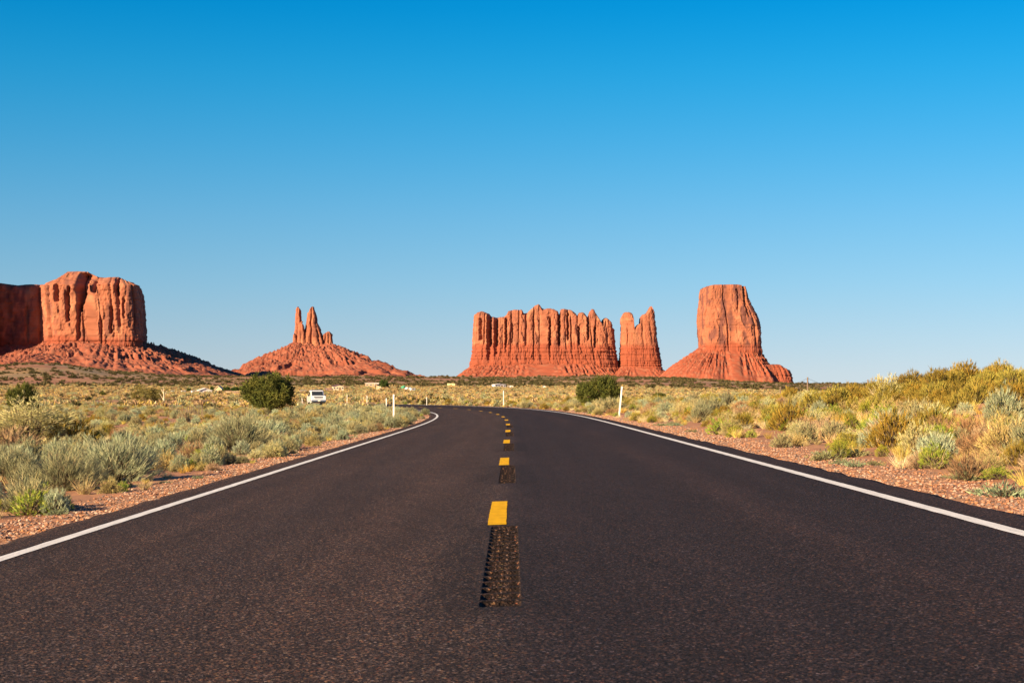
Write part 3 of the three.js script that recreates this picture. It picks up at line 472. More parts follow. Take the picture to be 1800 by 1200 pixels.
const KINDS = {
  sagebrush: { make: (s, f, w) => domeBush({ seed: s, high: 0.85, sprays: 380, leaves: 6, len: 0.15, w: 0.011, tones: shifted(SAGE, f, w), lift: 1.1, twigs: 22, inner: 0.55 }), n: 4, size: [0.35, 0.95] },
  bunchgrass: { make: (s, f, w) => grassTuft({ seed: s, tones: shifted(STRAW, f, w), high: 0.75, spread: 0.75, bend: 0.4, n: 210 }), n: 4, size: [0.35, 0.78] },
  golden_grass: { make: (s, f, w) => grassTuft({ seed: s, tones: shifted(GOLD, f, w), high: 0.75, spread: 0.65, n: 210, bend: 0.35 }), n: 4, size: [0.35, 0.75] },
  rabbitbrush: { make: (s, f, w) => domeBush({ seed: s, high: 0.85, sprays: 260, leaves: 6, len: 0.12, w: 0.012, tones: shifted(LIME, f, w), lift: 1.1, inner: 0.6 }), n: 4, size: [0.3, 0.6] },
  blackbrush: { make: (s, f, w) => domeBush({ seed: s, high: 0.7, sprays: 330, leaves: 6, len: 0.13, w: 0.011, tones: shifted(OLIVE, f, w), lift: 1.1, twigs: 30, inner: 0.55 }), n: 4, size: [0.45, 1.0] },
  dry_brush: { make: (s, f, w) => domeBush({ seed: s, high: 0.62, sprays: 320, leaves: 5, len: 0.14, w: 0.008, tones: shifted(DUN, f, w), lift: 0.7, twigs: 40, inner: 0.3, fall: 0 }), n: 4, size: [0.4, 0.85] },
  saltbush: { make: (s, f, w) => domeBush({ seed: s, high: 0.72, sprays: 520, leaves: 6, len: 0.11, w: 0.0095, tones: shifted(PALE, f, w), lift: 0.6, twigs: 26, inner: 0.3, lobes: 0.3 }), n: 4, size: [0.5, 0.95] },
  feathery_shrub: { make: (s, f, w) => domeBush({ seed: s, high: 0.72, sprays: 2400, leaves: 6, len: 0.055, w: 0.0055, tones: shifted(PALE, f, w), lift: 0.25, twigs: 34, inner: 0.55, lobes: 0.3, fall: 0.2 }), n: 1, size: [1, 2] },
  big_sagebrush: { make: (s, f, w) => domeBush({ seed: s, high: 0.8, sprays: 900, leaves: 6, len: 0.15, w: 0.0068, tones: shifted(SAGE, f, w), lift: 1.0, twigs: 34, inner: 0.35, lobes: 0.25, segs: 2 }), n: 2, size: [1, 2] },
  ground_mat: { make: (s, f, w) => domeBush({ seed: s, high: 0.2, sprays: 150, leaves: 3, len: 0.1, w: 0.02, tones: shifted(MAT, f, w), lift: 0.3, twigs: 6, inner: 0.1, lobes: 0.4 }), n: 4, size: [0.35, 0.8] },
};
for (const [name, k] of Object.entries(KINDS)) {
  k.protos = []; for (let i = 0; i < k.n; i++) k.protos.push(k.make(name.length * 100 + name.charCodeAt(1) + i * 7, [1, 0.74, 1.2, 0.88][i % 4], [1, 1.1, 0.95, 1.18][i % 4]));
  k.whole = k.protos.map((p) => (p.stems ? mergeGeometries([p.foliage, p.stems]) : p.foliage));
}
function plant(kind, i, x, y, z, size, turn, label, category, group, stretch = 1) {
  const k = KINDS[kind], p = k.protos[i % k.protos.length];
  let o;
  if (p.stems) { o = new THREE.Group(); part('foliage', p.foliage, plantMaterial, o); part('stem', p.stems, woodMaterial, o); } else { o = new THREE.Mesh(p.foliage, plantMaterial); o.castShadow = o.receiveShadow = true; }
  o.name = numbered(kind.includes('grass') ? kind + '_tuft' : kind); o.position.set(x, y - 0.01, z); o.rotation.y = turn; o.scale.set(size, size * stretch, size);
  tag(o, label, category, group); scene.add(o);
  return o;
}
// plants that can be told apart in the photograph: kind, column, row of the foot, width and height in its pixels
const placed = [];
for (const [kind, col, row, w, h, label, category] of [
  ['big_sagebrush', 205, 846, 140, 92, 'big rounded grey green sagebrush beside the gravel, largest on the left verge', 'sagebrush'],
  ['big_sagebrush', 118, 862, 120, 84, 'feathery grey green sagebrush just left of the big rounded one', 'sagebrush'],
  ['sagebrush', 98, 902, 44, 56, 'small upright pale sagebrush at the gravel edge, nearest on the left', 'sagebrush'],
  ['big_sagebrush', 22, 850, 110, 70, 'grey green sagebrush at the left edge behind straw grass', 'sagebrush'],
  ['bunchgrass', 40, 885, 120, 88, 'large pale straw tuft at the left edge of the picture', 'grass tuft'],
  ['bunchgrass', 150, 868, 60, 60, 'straw tuft between the two big sagebrushes on the left', 'grass tuft'],
  ['rabbitbrush', 56, 906, 70, 56, 'bright yellow green rabbitbrush in front of straw at the left edge', 'rabbitbrush'],
  ['rabbitbrush', 6, 898, 40, 30, 'low lime green rabbitbrush cut by the left edge', 'rabbitbrush'],
  ['ground_mat', 104, 906, 40, 14, 'low grey green mat on the left gravel below small sagebrush', 'ground cover'],
  ['ground_mat', 212, 858, 56, 14, 'flat grey green mat at the foot of the big rounded sagebrush', 'ground cover'],
  ['feathery_shrub', 50, 784, 170, 104, 'tall pale golden shrub with feathery crown at the left edge', 'shrub'],
  ['blackbrush', 122, 790, 110, 74, 'dark olive shrub in the shade of the tall pale shrub', 'shrub'],
  ['dry_brush', 22, 800, 100, 56, 'brown twiggy brush below the tall pale shrub', 'shrub'],
  ['big_sagebrush', 420, 794, 110, 74, 'wide pale sagebrush midway along the left verge', 'sagebrush'],
  ['sagebrush', 468, 778, 70, 50, 'darker sagebrush right beside the wide pale one on the left verge', 'sagebrush'],
  ['bunchgrass', 342, 792, 56, 34, 'rounded tan tuft left of the wide pale sagebrush', 'grass tuft'],
  ['rabbitbrush', 372, 806, 56, 30, 'bright green clump at the gravel in front of tan tuft', 'rabbitbrush'],
  ['rabbitbrush', 292, 818, 26, 18, 'small lime clump right of the big rounded sagebrush', 'rabbitbrush'],
  ['rabbitbrush', 322, 818, 28, 16, 'second small lime clump on the left gravel edge', 'rabbitbrush'],
  ['dry_brush', 1742, 800, 96, 54, 'large round brown dead bush on the bank near the right edge', 'dead bush'],
  ['blackbrush', 1800, 806, 60, 46, 'dark shrub cut by the right edge behind the brown dead bush', 'shrub'],
  ['rabbitbrush', 1700, 764, 40, 40, 'round bright green bush above the brown dead bush', 'rabbitbrush'],
  ['rabbitbrush', 1646, 776, 36, 30, 'round green bush left of the brown dead bush', 'rabbitbrush'],
  ['rabbitbrush', 1478, 796, 50, 34, 'dark green clump at the gravel edge on the right bank', 'rabbitbrush'],
  ['rabbitbrush', 1752, 842, 52, 30, 'lime clump on bare sand at the right edge', 'rabbitbrush'],
  ['bunchgrass', 1720, 818, 90, 54, 'pale straw tuft in front of the round brown dead bush', 'grass tuft'],
  ['bunchgrass', 1612, 806, 70, 40, 'straw tuft at the foot of the right bank below green bush', 'grass tuft'],
  ['ground_mat', 1500, 802, 70, 16, 'grey green mat spreading over the right gravel below green clump', 'ground cover'],
  ['ground_mat', 1680, 822, 60, 14, 'low grey green mat on sand below straw tufts on the right', 'ground cover'],
  ['saltbush', 1612, 740, 90, 42, 'pale grey green shrub at the foot of the olive mound', 'shrub'],
  ['rabbitbrush', 1268, 764, 50, 36, 'upright green clump on the right verge among straw', 'rabbitbrush'],
  ['sagebrush', 1075, 726, 56, 34, 'blue green sagebrush behind the white marker post on the right', 'sagebrush'],
]) {
  const p = landing(col, row), k = -p[2] / FOCAL, size = w * k, dome = { big_sagebrush: 0.9, feathery_shrub: 0.96, sagebrush: 1.02, rabbitbrush: 1.02, saltbush: 0.82, blackbrush: 0.88, dry_brush: 0.74, bunchgrass: 0.85, ground_mat: 0.26 }[kind];
  plant(kind, placed.length, p[0], p[1], p[2], size, placed.length * 1.7, label, category, undefined, clamp(h * k / (size * dome), 0.5, 1.8));
  placed.push([p[0], p[2], size * 0.5]);
}
const sideName = (u, s, x, z) => (s > 150 ? 'beyond the bend' : u > 0 ? (Math.abs(u) < 7.6 ? 'beside the gravel on the right' : Math.hypot((x - 16) / 6, (z + 51) / 12) < 1 ? 'on the mound at the right' : s > 75 ? 'on the far stretch of the right bank' : 'on the right bank behind the verge') : Math.abs(u) < 7.4 ? 'beside the gravel on the left' : s > 75 ? 'left of the road towards the truck' : 'in the scrub left of the road');
const sizeName = (k, size) => { const t = (size - k.size[0] * 0.72) / (k.size[1] - k.size[0] * 0.72); return t < 0.18 ? 'small' : t < 0.42 ? 'middling' : 'large'; };
const WORDS = { sagebrush: ['grey green feathery sagebrush', 'sagebrush'], bunchgrass: ['pale straw tuft of dry bunchgrass', 'grass tuft'], golden_grass: ['golden green tuft of desert grass', 'grass tuft'], rabbitbrush: ['bright green rabbitbrush', 'rabbitbrush'], blackbrush: ['olive brown wiry shrub', 'shrub'], dry_brush: ['brown twiggy dead brush', 'dead bush'], saltbush: ['pale yellow green rounded shrub', 'shrub'], ground_mat: ['low flat grey green mat plant', 'ground cover'] };
const stuffWords = { sagebrush: 'distant sagebrush cover blending together across the desert', bunchgrass: 'dense dry straw grass covering both roadsides', golden_grass: 'dense golden green grass covering both roadsides', rabbitbrush: 'scattered bright green brush merging into the scrub', blackbrush: 'olive brown scrub cover on the mound and plain', dry_brush: 'scattered brown dead brush merging into the scrub', saltbush: 'pale scrub cover merging across the roadsides', ground_mat: 'flat weeds creeping over the road edges' };
const one = new THREE.Object3D();
function cover(name, geometry, list, label, material = plantMaterial) {
  if (!list.length) return;
  const m = new THREE.InstancedMesh(geometry, material, list.length), c = new THREE.Color();
  list.forEach(([x, y, z, sx, sy, turn, tint], i) => { one.position.set(x, y, z); one.rotation.set(0, turn, 0); one.scale.set(sx, sy, sx); one.updateMatrix(); m.setMatrixAt(i, one.matrix); m.setColorAt(i, c.setRGB(...tint)); });
  m.name = numbered(name); m.castShadow = m.receiveShadow = true; tag(m, label, 'scrub', undefined, 'stuff'); scene.add(m);
}
{
  const R = rng(404), all = [];
  const inView = (x, d) => Math.abs(x) < 0.335 * d + 1.2;
  const free = (x, z) => placed.every(([a, b, r]) => (x - a) ** 2 + (z - b) ** 2 > r * r);
  const tries = 26000;
  for (let i = 0; i < tries; i++) {
    const d = Math.sqrt(lerp(11 * 11, 215 * 215, Math.pow(R(), 1.55))), x = (R() * 2 - 1) * (0.34 * d + 3), z = -d, [s, u] = roadCoords(x, z), a = Math.abs(u), q = R(), roll = R();
    const bare = HALF + (u > 0 ? 1.4 : 1.1) + 0.5 * noise2(s / 3.5, u > 0 ? 4 : 8) - (s > 60 ? 0.6 : 0);
    if (!free(x, z)) continue;
    let kind;
    if (a < bare) { if (a > HALF + 0.75 && s < 110 && roll < 0.22 && noise2(s / 4, u > 0 ? 14 : 18) > 0.05) kind = 'ground_mat'; else continue; }
    else if (u > 0) {
      const edge = a - bare, dune = Math.exp(-(((x - 14) / 3.2) ** 2 + ((z + 48) / 8) ** 2)) + Math.exp(-(((x - 19) / 7) ** 2 + ((z + 54) / 12) ** 2));
      if (edge < 1 && roll > 0.5) continue;
      const patch = noise2(x / 7, z / 7);
      if (dune > 0.32) kind = q < 0.72 ? 'blackbrush' : q < 0.84 ? 'golden_grass' : q < 0.92 ? 'saltbush' : 'bunchgrass';
      else if (d > 48 && u > 12) kind = q < 0.38 ? 'blackbrush' : q < 0.62 ? 'golden_grass' : q < 0.8 ? 'bunchgrass' : q < 0.9 ? 'dry_brush' : 'saltbush';
      else kind = q < 0.34 + 0.14 * patch ? 'bunchgrass' : q < 0.56 ? 'golden_grass' : q < 0.66 ? 'saltbush' : q < 0.73 ? 'sagebrush' : q < 0.86 ? 'rabbitbrush' : q < 0.95 ? 'dry_brush' : 'blackbrush';
      if (noise2(x / 2.6 + 40, z / 2.6) < -0.42) continue;
    } else {
      const strip = a < 13;
      if (noise2(x / 3.2 + 80, z / 3.2) < (strip ? -0.35 : -0.15)) continue;
      if (!strip && roll < 0.35) continue;
      if (strip) kind = q < 0.3 ? 'sagebrush' : q < 0.58 ? 'bunchgrass' : q < 0.7 ? 'saltbush' : q < 0.82 ? 'rabbitbrush' : q < 0.94 ? 'golden_grass' : 'dry_brush';
      else kind = q < 0.2 ? 'sagebrush' : q < 0.4 ? 'saltbush' : q < 0.62 ? 'dry_brush' : q < 0.72 ? 'bunchgrass' : q < 0.88 ? 'golden_grass' : 'blackbrush';
      if (s > 40 && u > -11 && roll > 0.8) kind = 'sagebrush';
    }
    const k = KINDS[kind], low = a - HALF < 2.6 ? 0.75 : 1;
    const size = lerp(k.size[0], k.size[1], R() ** 1.4) * low * (u < -11 ? 0.7 : u < 0 && s < 60 ? 0.72 : 1), t = 0.82 + 0.36 * R();
    all.push({ kind, x, z, y: ground(x, z), size, stretch: 0.85 + 0.3 * R(), turn: R() * 6.28, v: Math.floor(R() * 99), seen: inView(x, d) ? size / d : 0, side: sideName(u, s, x, z), tint: [t * (0.94 + 0.12 * R()), t, t * (0.94 + 0.12 * R())] });
  }
  const share = { sagebrush: 110, bunchgrass: 150, golden_grass: 110, rabbitbrush: 70, blackbrush: 80, dry_brush: 50, saltbush: 60, ground_mat: 50 };
  for (const [kind, most] of Object.entries(share)) {
    const list = all.filter((p) => p.kind === kind).sort((a, b) => b.seen - a.seen), [words, category] = WORDS[kind];
    list.slice(0, most).forEach((p) => plant(kind, p.v, p.x, p.y, p.z, p.size, p.turn, `${sizeName(KINDS[kind], p.size)} ${words} ${p.side}`, category, `${sizeName(KINDS[kind], p.size)} ${words} ${p.side}`, p.stretch));
    const rest = list.slice(most), n = KINDS[kind].whole.length;
    for (let v = 0; v < n; v++) cover(`${kind}_cover`, KINDS[kind].whole[v], rest.filter((p) => p.v % n === v).map((p) => [p.x, p.y - 0.01, p.z, p.size, p.size * p.stretch, p.turn, p.tint]), stuffWords[kind] + [', middle tone', ', darkest plants', ', palest plants', ', warm toned plants'][v]);
  }
  // the plain: clumps too far off to tell apart
  const clump = (seed, tones, high, sprays) => { const b = domeBush({ seed, high, sprays, leaves: 3, len: 0.34, w: 0.09, tones, lift: 0.8, twigs: 0, inner: 0.2, lobes: 0.3 }); return b.foliage; };
  const far = { gold: [], sage: [], dark: [] };
  for (let i = 0; i < 62000; i++) {
    const d = Math.sqrt(lerp(150 ** 2, 900 ** 2, R())), x = (R() * 2 - 1) * 0.36 * d, z = -d, [s, u] = d < 440 ? roadCoords(x, z) : [0, 99];
    if (Math.abs(u) < HALF + 1.2 || fbm2(x / 55, z / 16, 3) < -0.16 + 0.14 * R()) continue;
    const q = R(), t = 0.75 + 0.5 * R(), sz = lerp(0.4, 1.25, R() ** 2.6);
    (q < 0.66 ? far.gold : q < 0.88 ? far.sage : far.dark).push([x, ground(x, z), z, sz * 1.2, sz, R() * 6.28, [t, t, t]]);
  }
  for (let i = 0; i < 25000; i++) {
    const d = Math.sqrt(lerp(800 ** 2, 2900 ** 2, R())), x = (R() * 2 - 1) * 0.36 * d, z = -d;
    if (fbm2(x / 120, z / 120, 3) < -0.25 + 0.3 * R()) continue;
    const t = 0.7 + 0.5 * R(), sz = lerp(1.0, 3.2, R() ** 2.2);
    far.dark.push([x, ground(x, z), z, sz * 1.4, sz, R() * 6.28, [t, t, t]]);
  }
  cover('dry_scrub_cover', clump(901, GOLD.concat(DUN, STRAW.slice(0, 1)), 0.55, 46), far.gold, 'golden dry scrub carpeting the far plain');
  cover('pale_scrub_cover', clump(902, PALE.concat(SAGE), 0.6, 46), far.sage, 'pale sage scrub dotting the far plain');
  cover('dark_scrub_cover', clump(903, [[0.075, 0.075, 0.028], [0.10, 0.09, 0.035], [0.13, 0.095, 0.045]], 0.6, 60), far.dark, 'dark low shrubs speckling the plain below the buttes');
}
console.log('scrub');
// ------------------------------------------------------------------ gravel along both edges of the pavement
{
  const R = rng(505), stone = new THREE.IcosahedronGeometry(0.5, 1), p = stone.attributes.position;
  for (let i = 0; i < p.count; i++) { const f = 1 + 0.35 * noise3(p.getX(i) * 2.3, p.getY(i) * 2.3, p.getZ(i) * 2.3); p.setXYZ(i, p.getX(i) * f, p.getY(i) * f * 0.7, p.getZ(i) * f); }
  stone.computeVertexNormals();
  const tones = [[0.30, 0.15, 0.085], [0.26, 0.12, 0.065], [0.34, 0.20, 0.13], [0.20, 0.11, 0.075], [0.34, 0.15, 0.065], [0.14, 0.10, 0.085], [0.38, 0.27, 0.20]];
  for (const side of [-1, 1]) {
    const list = [];
    for (let i = 0; i < 42000; i++) {
      const s = lerp(7, 105, R() ** 1.9), wide = side > 0 ? 1.7 : 1.4, t = R() ** 1.15, u = side * (HALF - 0.02 + wide * t);
      if (t > 0.6 && R() < (t - 0.6) * 1.9) continue;
      const [x, z] = along(s, u), size = lerp(0.010, 0.034, R() ** 2.8) * (1 + s / 80), c = pickTone(R, tones), f = 0.8 + 0.4 * R();
      list.push([x, ground(x, z) + size * 0.15, z, size, size * (0.6 + 0.6 * R()), R() * 6.28, c.map((v) => v * f)]);
    }
    const m = std(1, 1, 1, { roughness: 0.95 });
    cover('roadside_gravel', stone, list, side > 0 ? 'pinkish crushed gravel along the right pavement edge' : 'pinkish crushed gravel along the left pavement edge', m);
  }
}
console.log('gravel');
// ------------------------------------------------------------------ junipers and yard trees
function juniper(seed, { wide = 1, high = 0.68, lobes = 9, clumps = 300, tones, needle = 0.05, w = 0.014, trunks = 3, lift = 0.5, per = 34 }) {
  const R = rng(seed), f = new Blades(), t = new Blades(), L = [];
  for (let i = 0; i < lobes; i++) { const a = i / lobes * 6.283 + R(), r = i === 0 ? 0 : 0.14 + 0.17 * R(); L.push([Math.cos(a) * r * wide, high * (0.34 + 0.3 * R()), Math.sin(a) * r * wide, 0.16 + 0.1 * R()]); }
  for (let i = 0; i < clumps; i++) {
    const l = L[i % lobes], a = R() * 6.283, e = Math.asin(R() * 1.75 - 0.75), r = l[3] * (0.55 + 0.5 * R()), c = [l[0] + Math.cos(e) * Math.cos(a) * r, Math.max(0.05, l[1] + Math.sin(e) * r * 1.25), l[2] + Math.cos(e) * Math.sin(a) * r], tone = pickTone(R, tones), cr = 0.035 + 0.02 * R();
    for (let k = 0; k < per; k++) { const b = R() * 6.283, g = Math.asin(R() * 2 - 1), d = [Math.cos(g) * Math.cos(b), Math.sin(g) + lift, Math.cos(g) * Math.sin(b)]; f.blade([c[0] + d[0] * cr * R(), c[1] + d[1] * cr * 1.3 * R(), c[2] + d[2] * cr * R()], d, needle * (0.6 + 0.7 * R()), w * (0.7 + 0.6 * R()), 0.02, vary(R, tone, 0.3), R, 1); }
  }
  const bark = [0.20, 0.13, 0.085];
  for (let i = 0; i < trunks; i++) { const a = i / trunks * 6.283 + R(), b = [(R() - 0.5) * 0.05, -0.03, (R() - 0.5) * 0.05], m = [Math.cos(a) * 0.07, high * 0.3, Math.sin(a) * 0.07]; t.limb(b, m, 0.024, 0.016, bark, 6); for (let k = 0; k < 4; k++) { const l = L[(i * 4 + k) % lobes]; t.limb(m, [l[0], l[1], l[2]], 0.014, 0.004, bark, 5); } }
  return { crown: f.geometry(), trunk: t.geometry() };
}
const JUNIPER = [[0.078, 0.088, 0.016], [0.058, 0.07, 0.014], [0.105, 0.105, 0.02]], POPLAR = [[0.051, 0.085, 0.017], [0.038, 0.068, 0.015], [0.068, 0.102, 0.021]];
const treeKinds = { juniper: [juniper(1, { tones: JUNIPER, clumps: 760, lobes: 13, per: 38 }), juniper(2, { tones: JUNIPER, clumps: 600, lobes: 11, high: 0.6, per: 36 })], thin: [juniper(3, { tones: [[0.16, 0.13, 0.035], [0.12, 0.10, 0.03]], clumps: 150, lobes: 8, high: 0.5, per: 26 })], yard: [juniper(4, { tones: POPLAR, clumps: 130, per: 22, needle: 0.09, w: 0.05, high: 0.95, lobes: 6, trunks: 1 })] };
function tree(name, kind, v, p, wide, tall, turn, label, group) {
  const t = treeKinds[kind][v], b = new THREE.Box3().setFromBufferAttribute(t.crown.attributes.position), g = thing(name, label, kind === 'yard' ? 'tree' : 'juniper', p[0], p[1] - 0.03, p[2], turn, group);
  part('trunk', t.trunk, woodMaterial, g); part('crown', t.crown, plantMaterial, g);
  const k = wide / (b.max.x - b.min.x); g.scale.set(k, tall / b.max.y, k);
}
const px = (d) => d / FOCAL;
tree('juniper', 'juniper', 0, spot(475, 128), 106 * px(128), 80 * px(128), 0.4, 'large dense dark green juniper standing left of the white truck');
tree('juniper', 'juniper', 1, spot(1053, 140), 74 * px(140), 64 * px(140), 1.9, 'dark green juniper behind the right bank, near the white marker post');
tree('juniper', 'thin', 0, spot(262, 190), 74 * px(190), 46 * px(190), 0.8, 'sparse brownish juniper beside a bare bleached snag');
tree('juniper', 'juniper', 1, spot(38, 110), 56 * px(110), 64 * px(110), 2.9, 'rounded dark juniper behind the tall pale shrub at the left edge');
tree('juniper', 'juniper', 0, spot(1159, 150), 28 * px(150), 26 * px(150), 4.1, 'small round juniper on the skyline right of the marker post');
tree('juniper', 'juniper', 1, spot(180, 420), 12 * px(420), 10 * px(420), 4.6, 'tiny lone juniper on the plain left of the sparse one');
for (const [i, c, r, w, h, label] of [[0, 332, 689, 10, 8, 'small yard tree left of the white gabled house'], [1, 373, 690, 11, 13, 'round yard tree between the white and tan houses'], [2, 398, 691, 17, 13, 'broad dark yard tree right of the tan house'], [3, 412, 691, 18, 13, 'darkest yard tree beside the brown sheds'], [4, 424, 690, 15, 14, 'yard tree nearest the large juniper'], [5, 675, 686, 19, 21, 'tall round tree by the long flat roofed building']]) { const p = landing(c, r); tree('yard_tree', 'yard', 0, p, w * px(-p[2]), h * px(-p[2]), i * 1.3, label); }
{ // bleached snag
  const p = spot(286, 186), k = px(186), b = new Blades(), c = [0.55, 0.43, 0.3];
  const g = thing('dead_snag', 'bare bleached dead snag beside the sparse brownish juniper', 'dead tree', p[0], p[1], p[2]);
  b.limb([0, -0.1, 0], [2 * k, 18 * k, 0], 0.12, 0.08, c, 6); b.limb([2 * k, 18 * k, 0], [1 * k, 36 * k, 0.1], 0.08, 0.03, c, 6); part('trunk', b.geometry(), woodMaterial, g);
  for (const [x, y, z, h] of [[-6, 26, 1, 14], [7, 31, -2, 18], [-8, 5, 3, 3], [-4, 34, -1, 24]]) { const q = new Blades(); q.limb([(h > 17 ? 1.6 : 1) * k, h * k, 0], [x * k, y * k, z * k], 0.05, 0.015, c, 5); part('branch', q.geometry(), woodMaterial, g); }
}
// ------------------------------------------------------------------ marker posts, fences
const postWhite = std(0.6, 0.58, 0.54, { roughness: 0.6 }), reflector = std(0.75, 0.75, 0.72, { roughness: 0.25 }), oldWood = std(0.16, 0.11, 0.08), steel = std(0.12, 0.11, 0.1, { roughness: 0.6, metalness: 0.5 });
function marker(p, tall, wide, lean, label) {
  const g = thing('marker_post', label, 'marker post', p[0], p[1], p[2], 0, 'white roadside marker posts'); g.rotation.z = lean;
  const s = new THREE.Shape(), w = wide / 2, d = 0.03; s.moveTo(-w, -d); s.lineTo(w, -d); s.quadraticCurveTo(w + 0.012, 0, w, d); s.lineTo(-w, d); s.quadraticCurveTo(-w - 0.012, 0, -w, -d);
  part('post', new THREE.ExtrudeGeometry(s, { depth: tall + 0.2, bevelEnabled: true, bevelSize: 0.004, bevelThickness: 0.008, bevelSegments: 1 }).rotateX(-Math.PI / 2).translate(0, -0.2, 0), postWhite, g);
  part('reflector', rbox(wide * 0.8, 0.2, 0.012, 0.004, 0, tall - 0.16, 0.04), reflector, g);
}
marker(landing(692, 744), 1.5, 0.075, 0, 'tall white marker post standing at the inside of the bend, left of the road');
marker(landing(1088, 732), 1.5, 0.07, -0.105, 'leaning white marker post on the right verge');
marker(spot(885, 158), 1.55, 0.075, 0, 'white marker post beyond the far side of the bend, above the centre dashes');
marker(spot(679, 152), 1.25, 0.085, 0, 'greyish marker post just left of the tall white one, past the grass');
for (const [c, d, h, label] of [[750, 184, 1.05, 'short pale post right of the tall marker, beyond the bend'], [645, 218, 1.15, 'thin pale post between truck and tall marker, nearer the marker'], [610, 228, 1.25, 'thin pale post next to the truck on its right'], [531, 205, 1.2, 'thin pale post between the truck and the large juniper'], [435, 190, 0.9, 'thin pale post at the left foot of the large juniper']]) marker(spot(c, d), h, 0.06, 0, label);
{ // a fence of rough pickets left of the truck
  const g = thing('picket_fence', 'low row of rough dark pickets in the scrub right of the sparse juniper', 'fence'), R = rng(31);
  for (let i = 0; i < 21; i++) { const p = spot(298 + i * 2.9 + R(), 112 - i * 0.7), h = 0.5 + 0.35 * R(), m = part('picket', new THREE.CylinderGeometry(0.018, 0.024, h + 0.2, 6).translate(0, h / 2 - 0.1, 0), oldWood, g, ...p); m.rotation.z = (R() - 0.5) * 0.12; }
}
{ // wire fence on the skyline
  const ps = [[1372, 112, 1.8], [1420, 108, 2.42], [1470, 112, 1.8], [1526, 112, 2.3], [1553, 114, 2.3], [1600, 116, 2.2]].map(([c, d, y]) => { const p = spot(c, d); return [p[0], y, p[2], p[1]]; });
  const g = thing('wire_fence', 'thin wire fence on dark posts along the skyline on the right', 'fence');
  for (const [x, y, z, b] of ps) part('fence_post', new THREE.CylinderGeometry(0.045, 0.055, y - b + 0.3, 8).translate(0, (y - b + 0.3) / 2 - 0.3, 0), oldWood, g, x, b, z);
  for (let i = 0; i < ps.length - 1; i++) for (const dy of [0.08, 0.42]) { const a = ps[i], b = ps[i + 1], mid = [(a[0] + b[0]) / 2, (a[1] + b[1]) / 2 - dy - 0.12, (a[2] + b[2]) / 2]; part('wire', new THREE.TubeGeometry(new THREE.QuadraticBezierCurve3(new THREE.Vector3(a[0], a[1] - dy, a[2]), new THREE.Vector3(...mid), new THREE.Vector3(b[0], b[1] - dy, b[2])), 10, 0.008, 4), steel, g); }
}
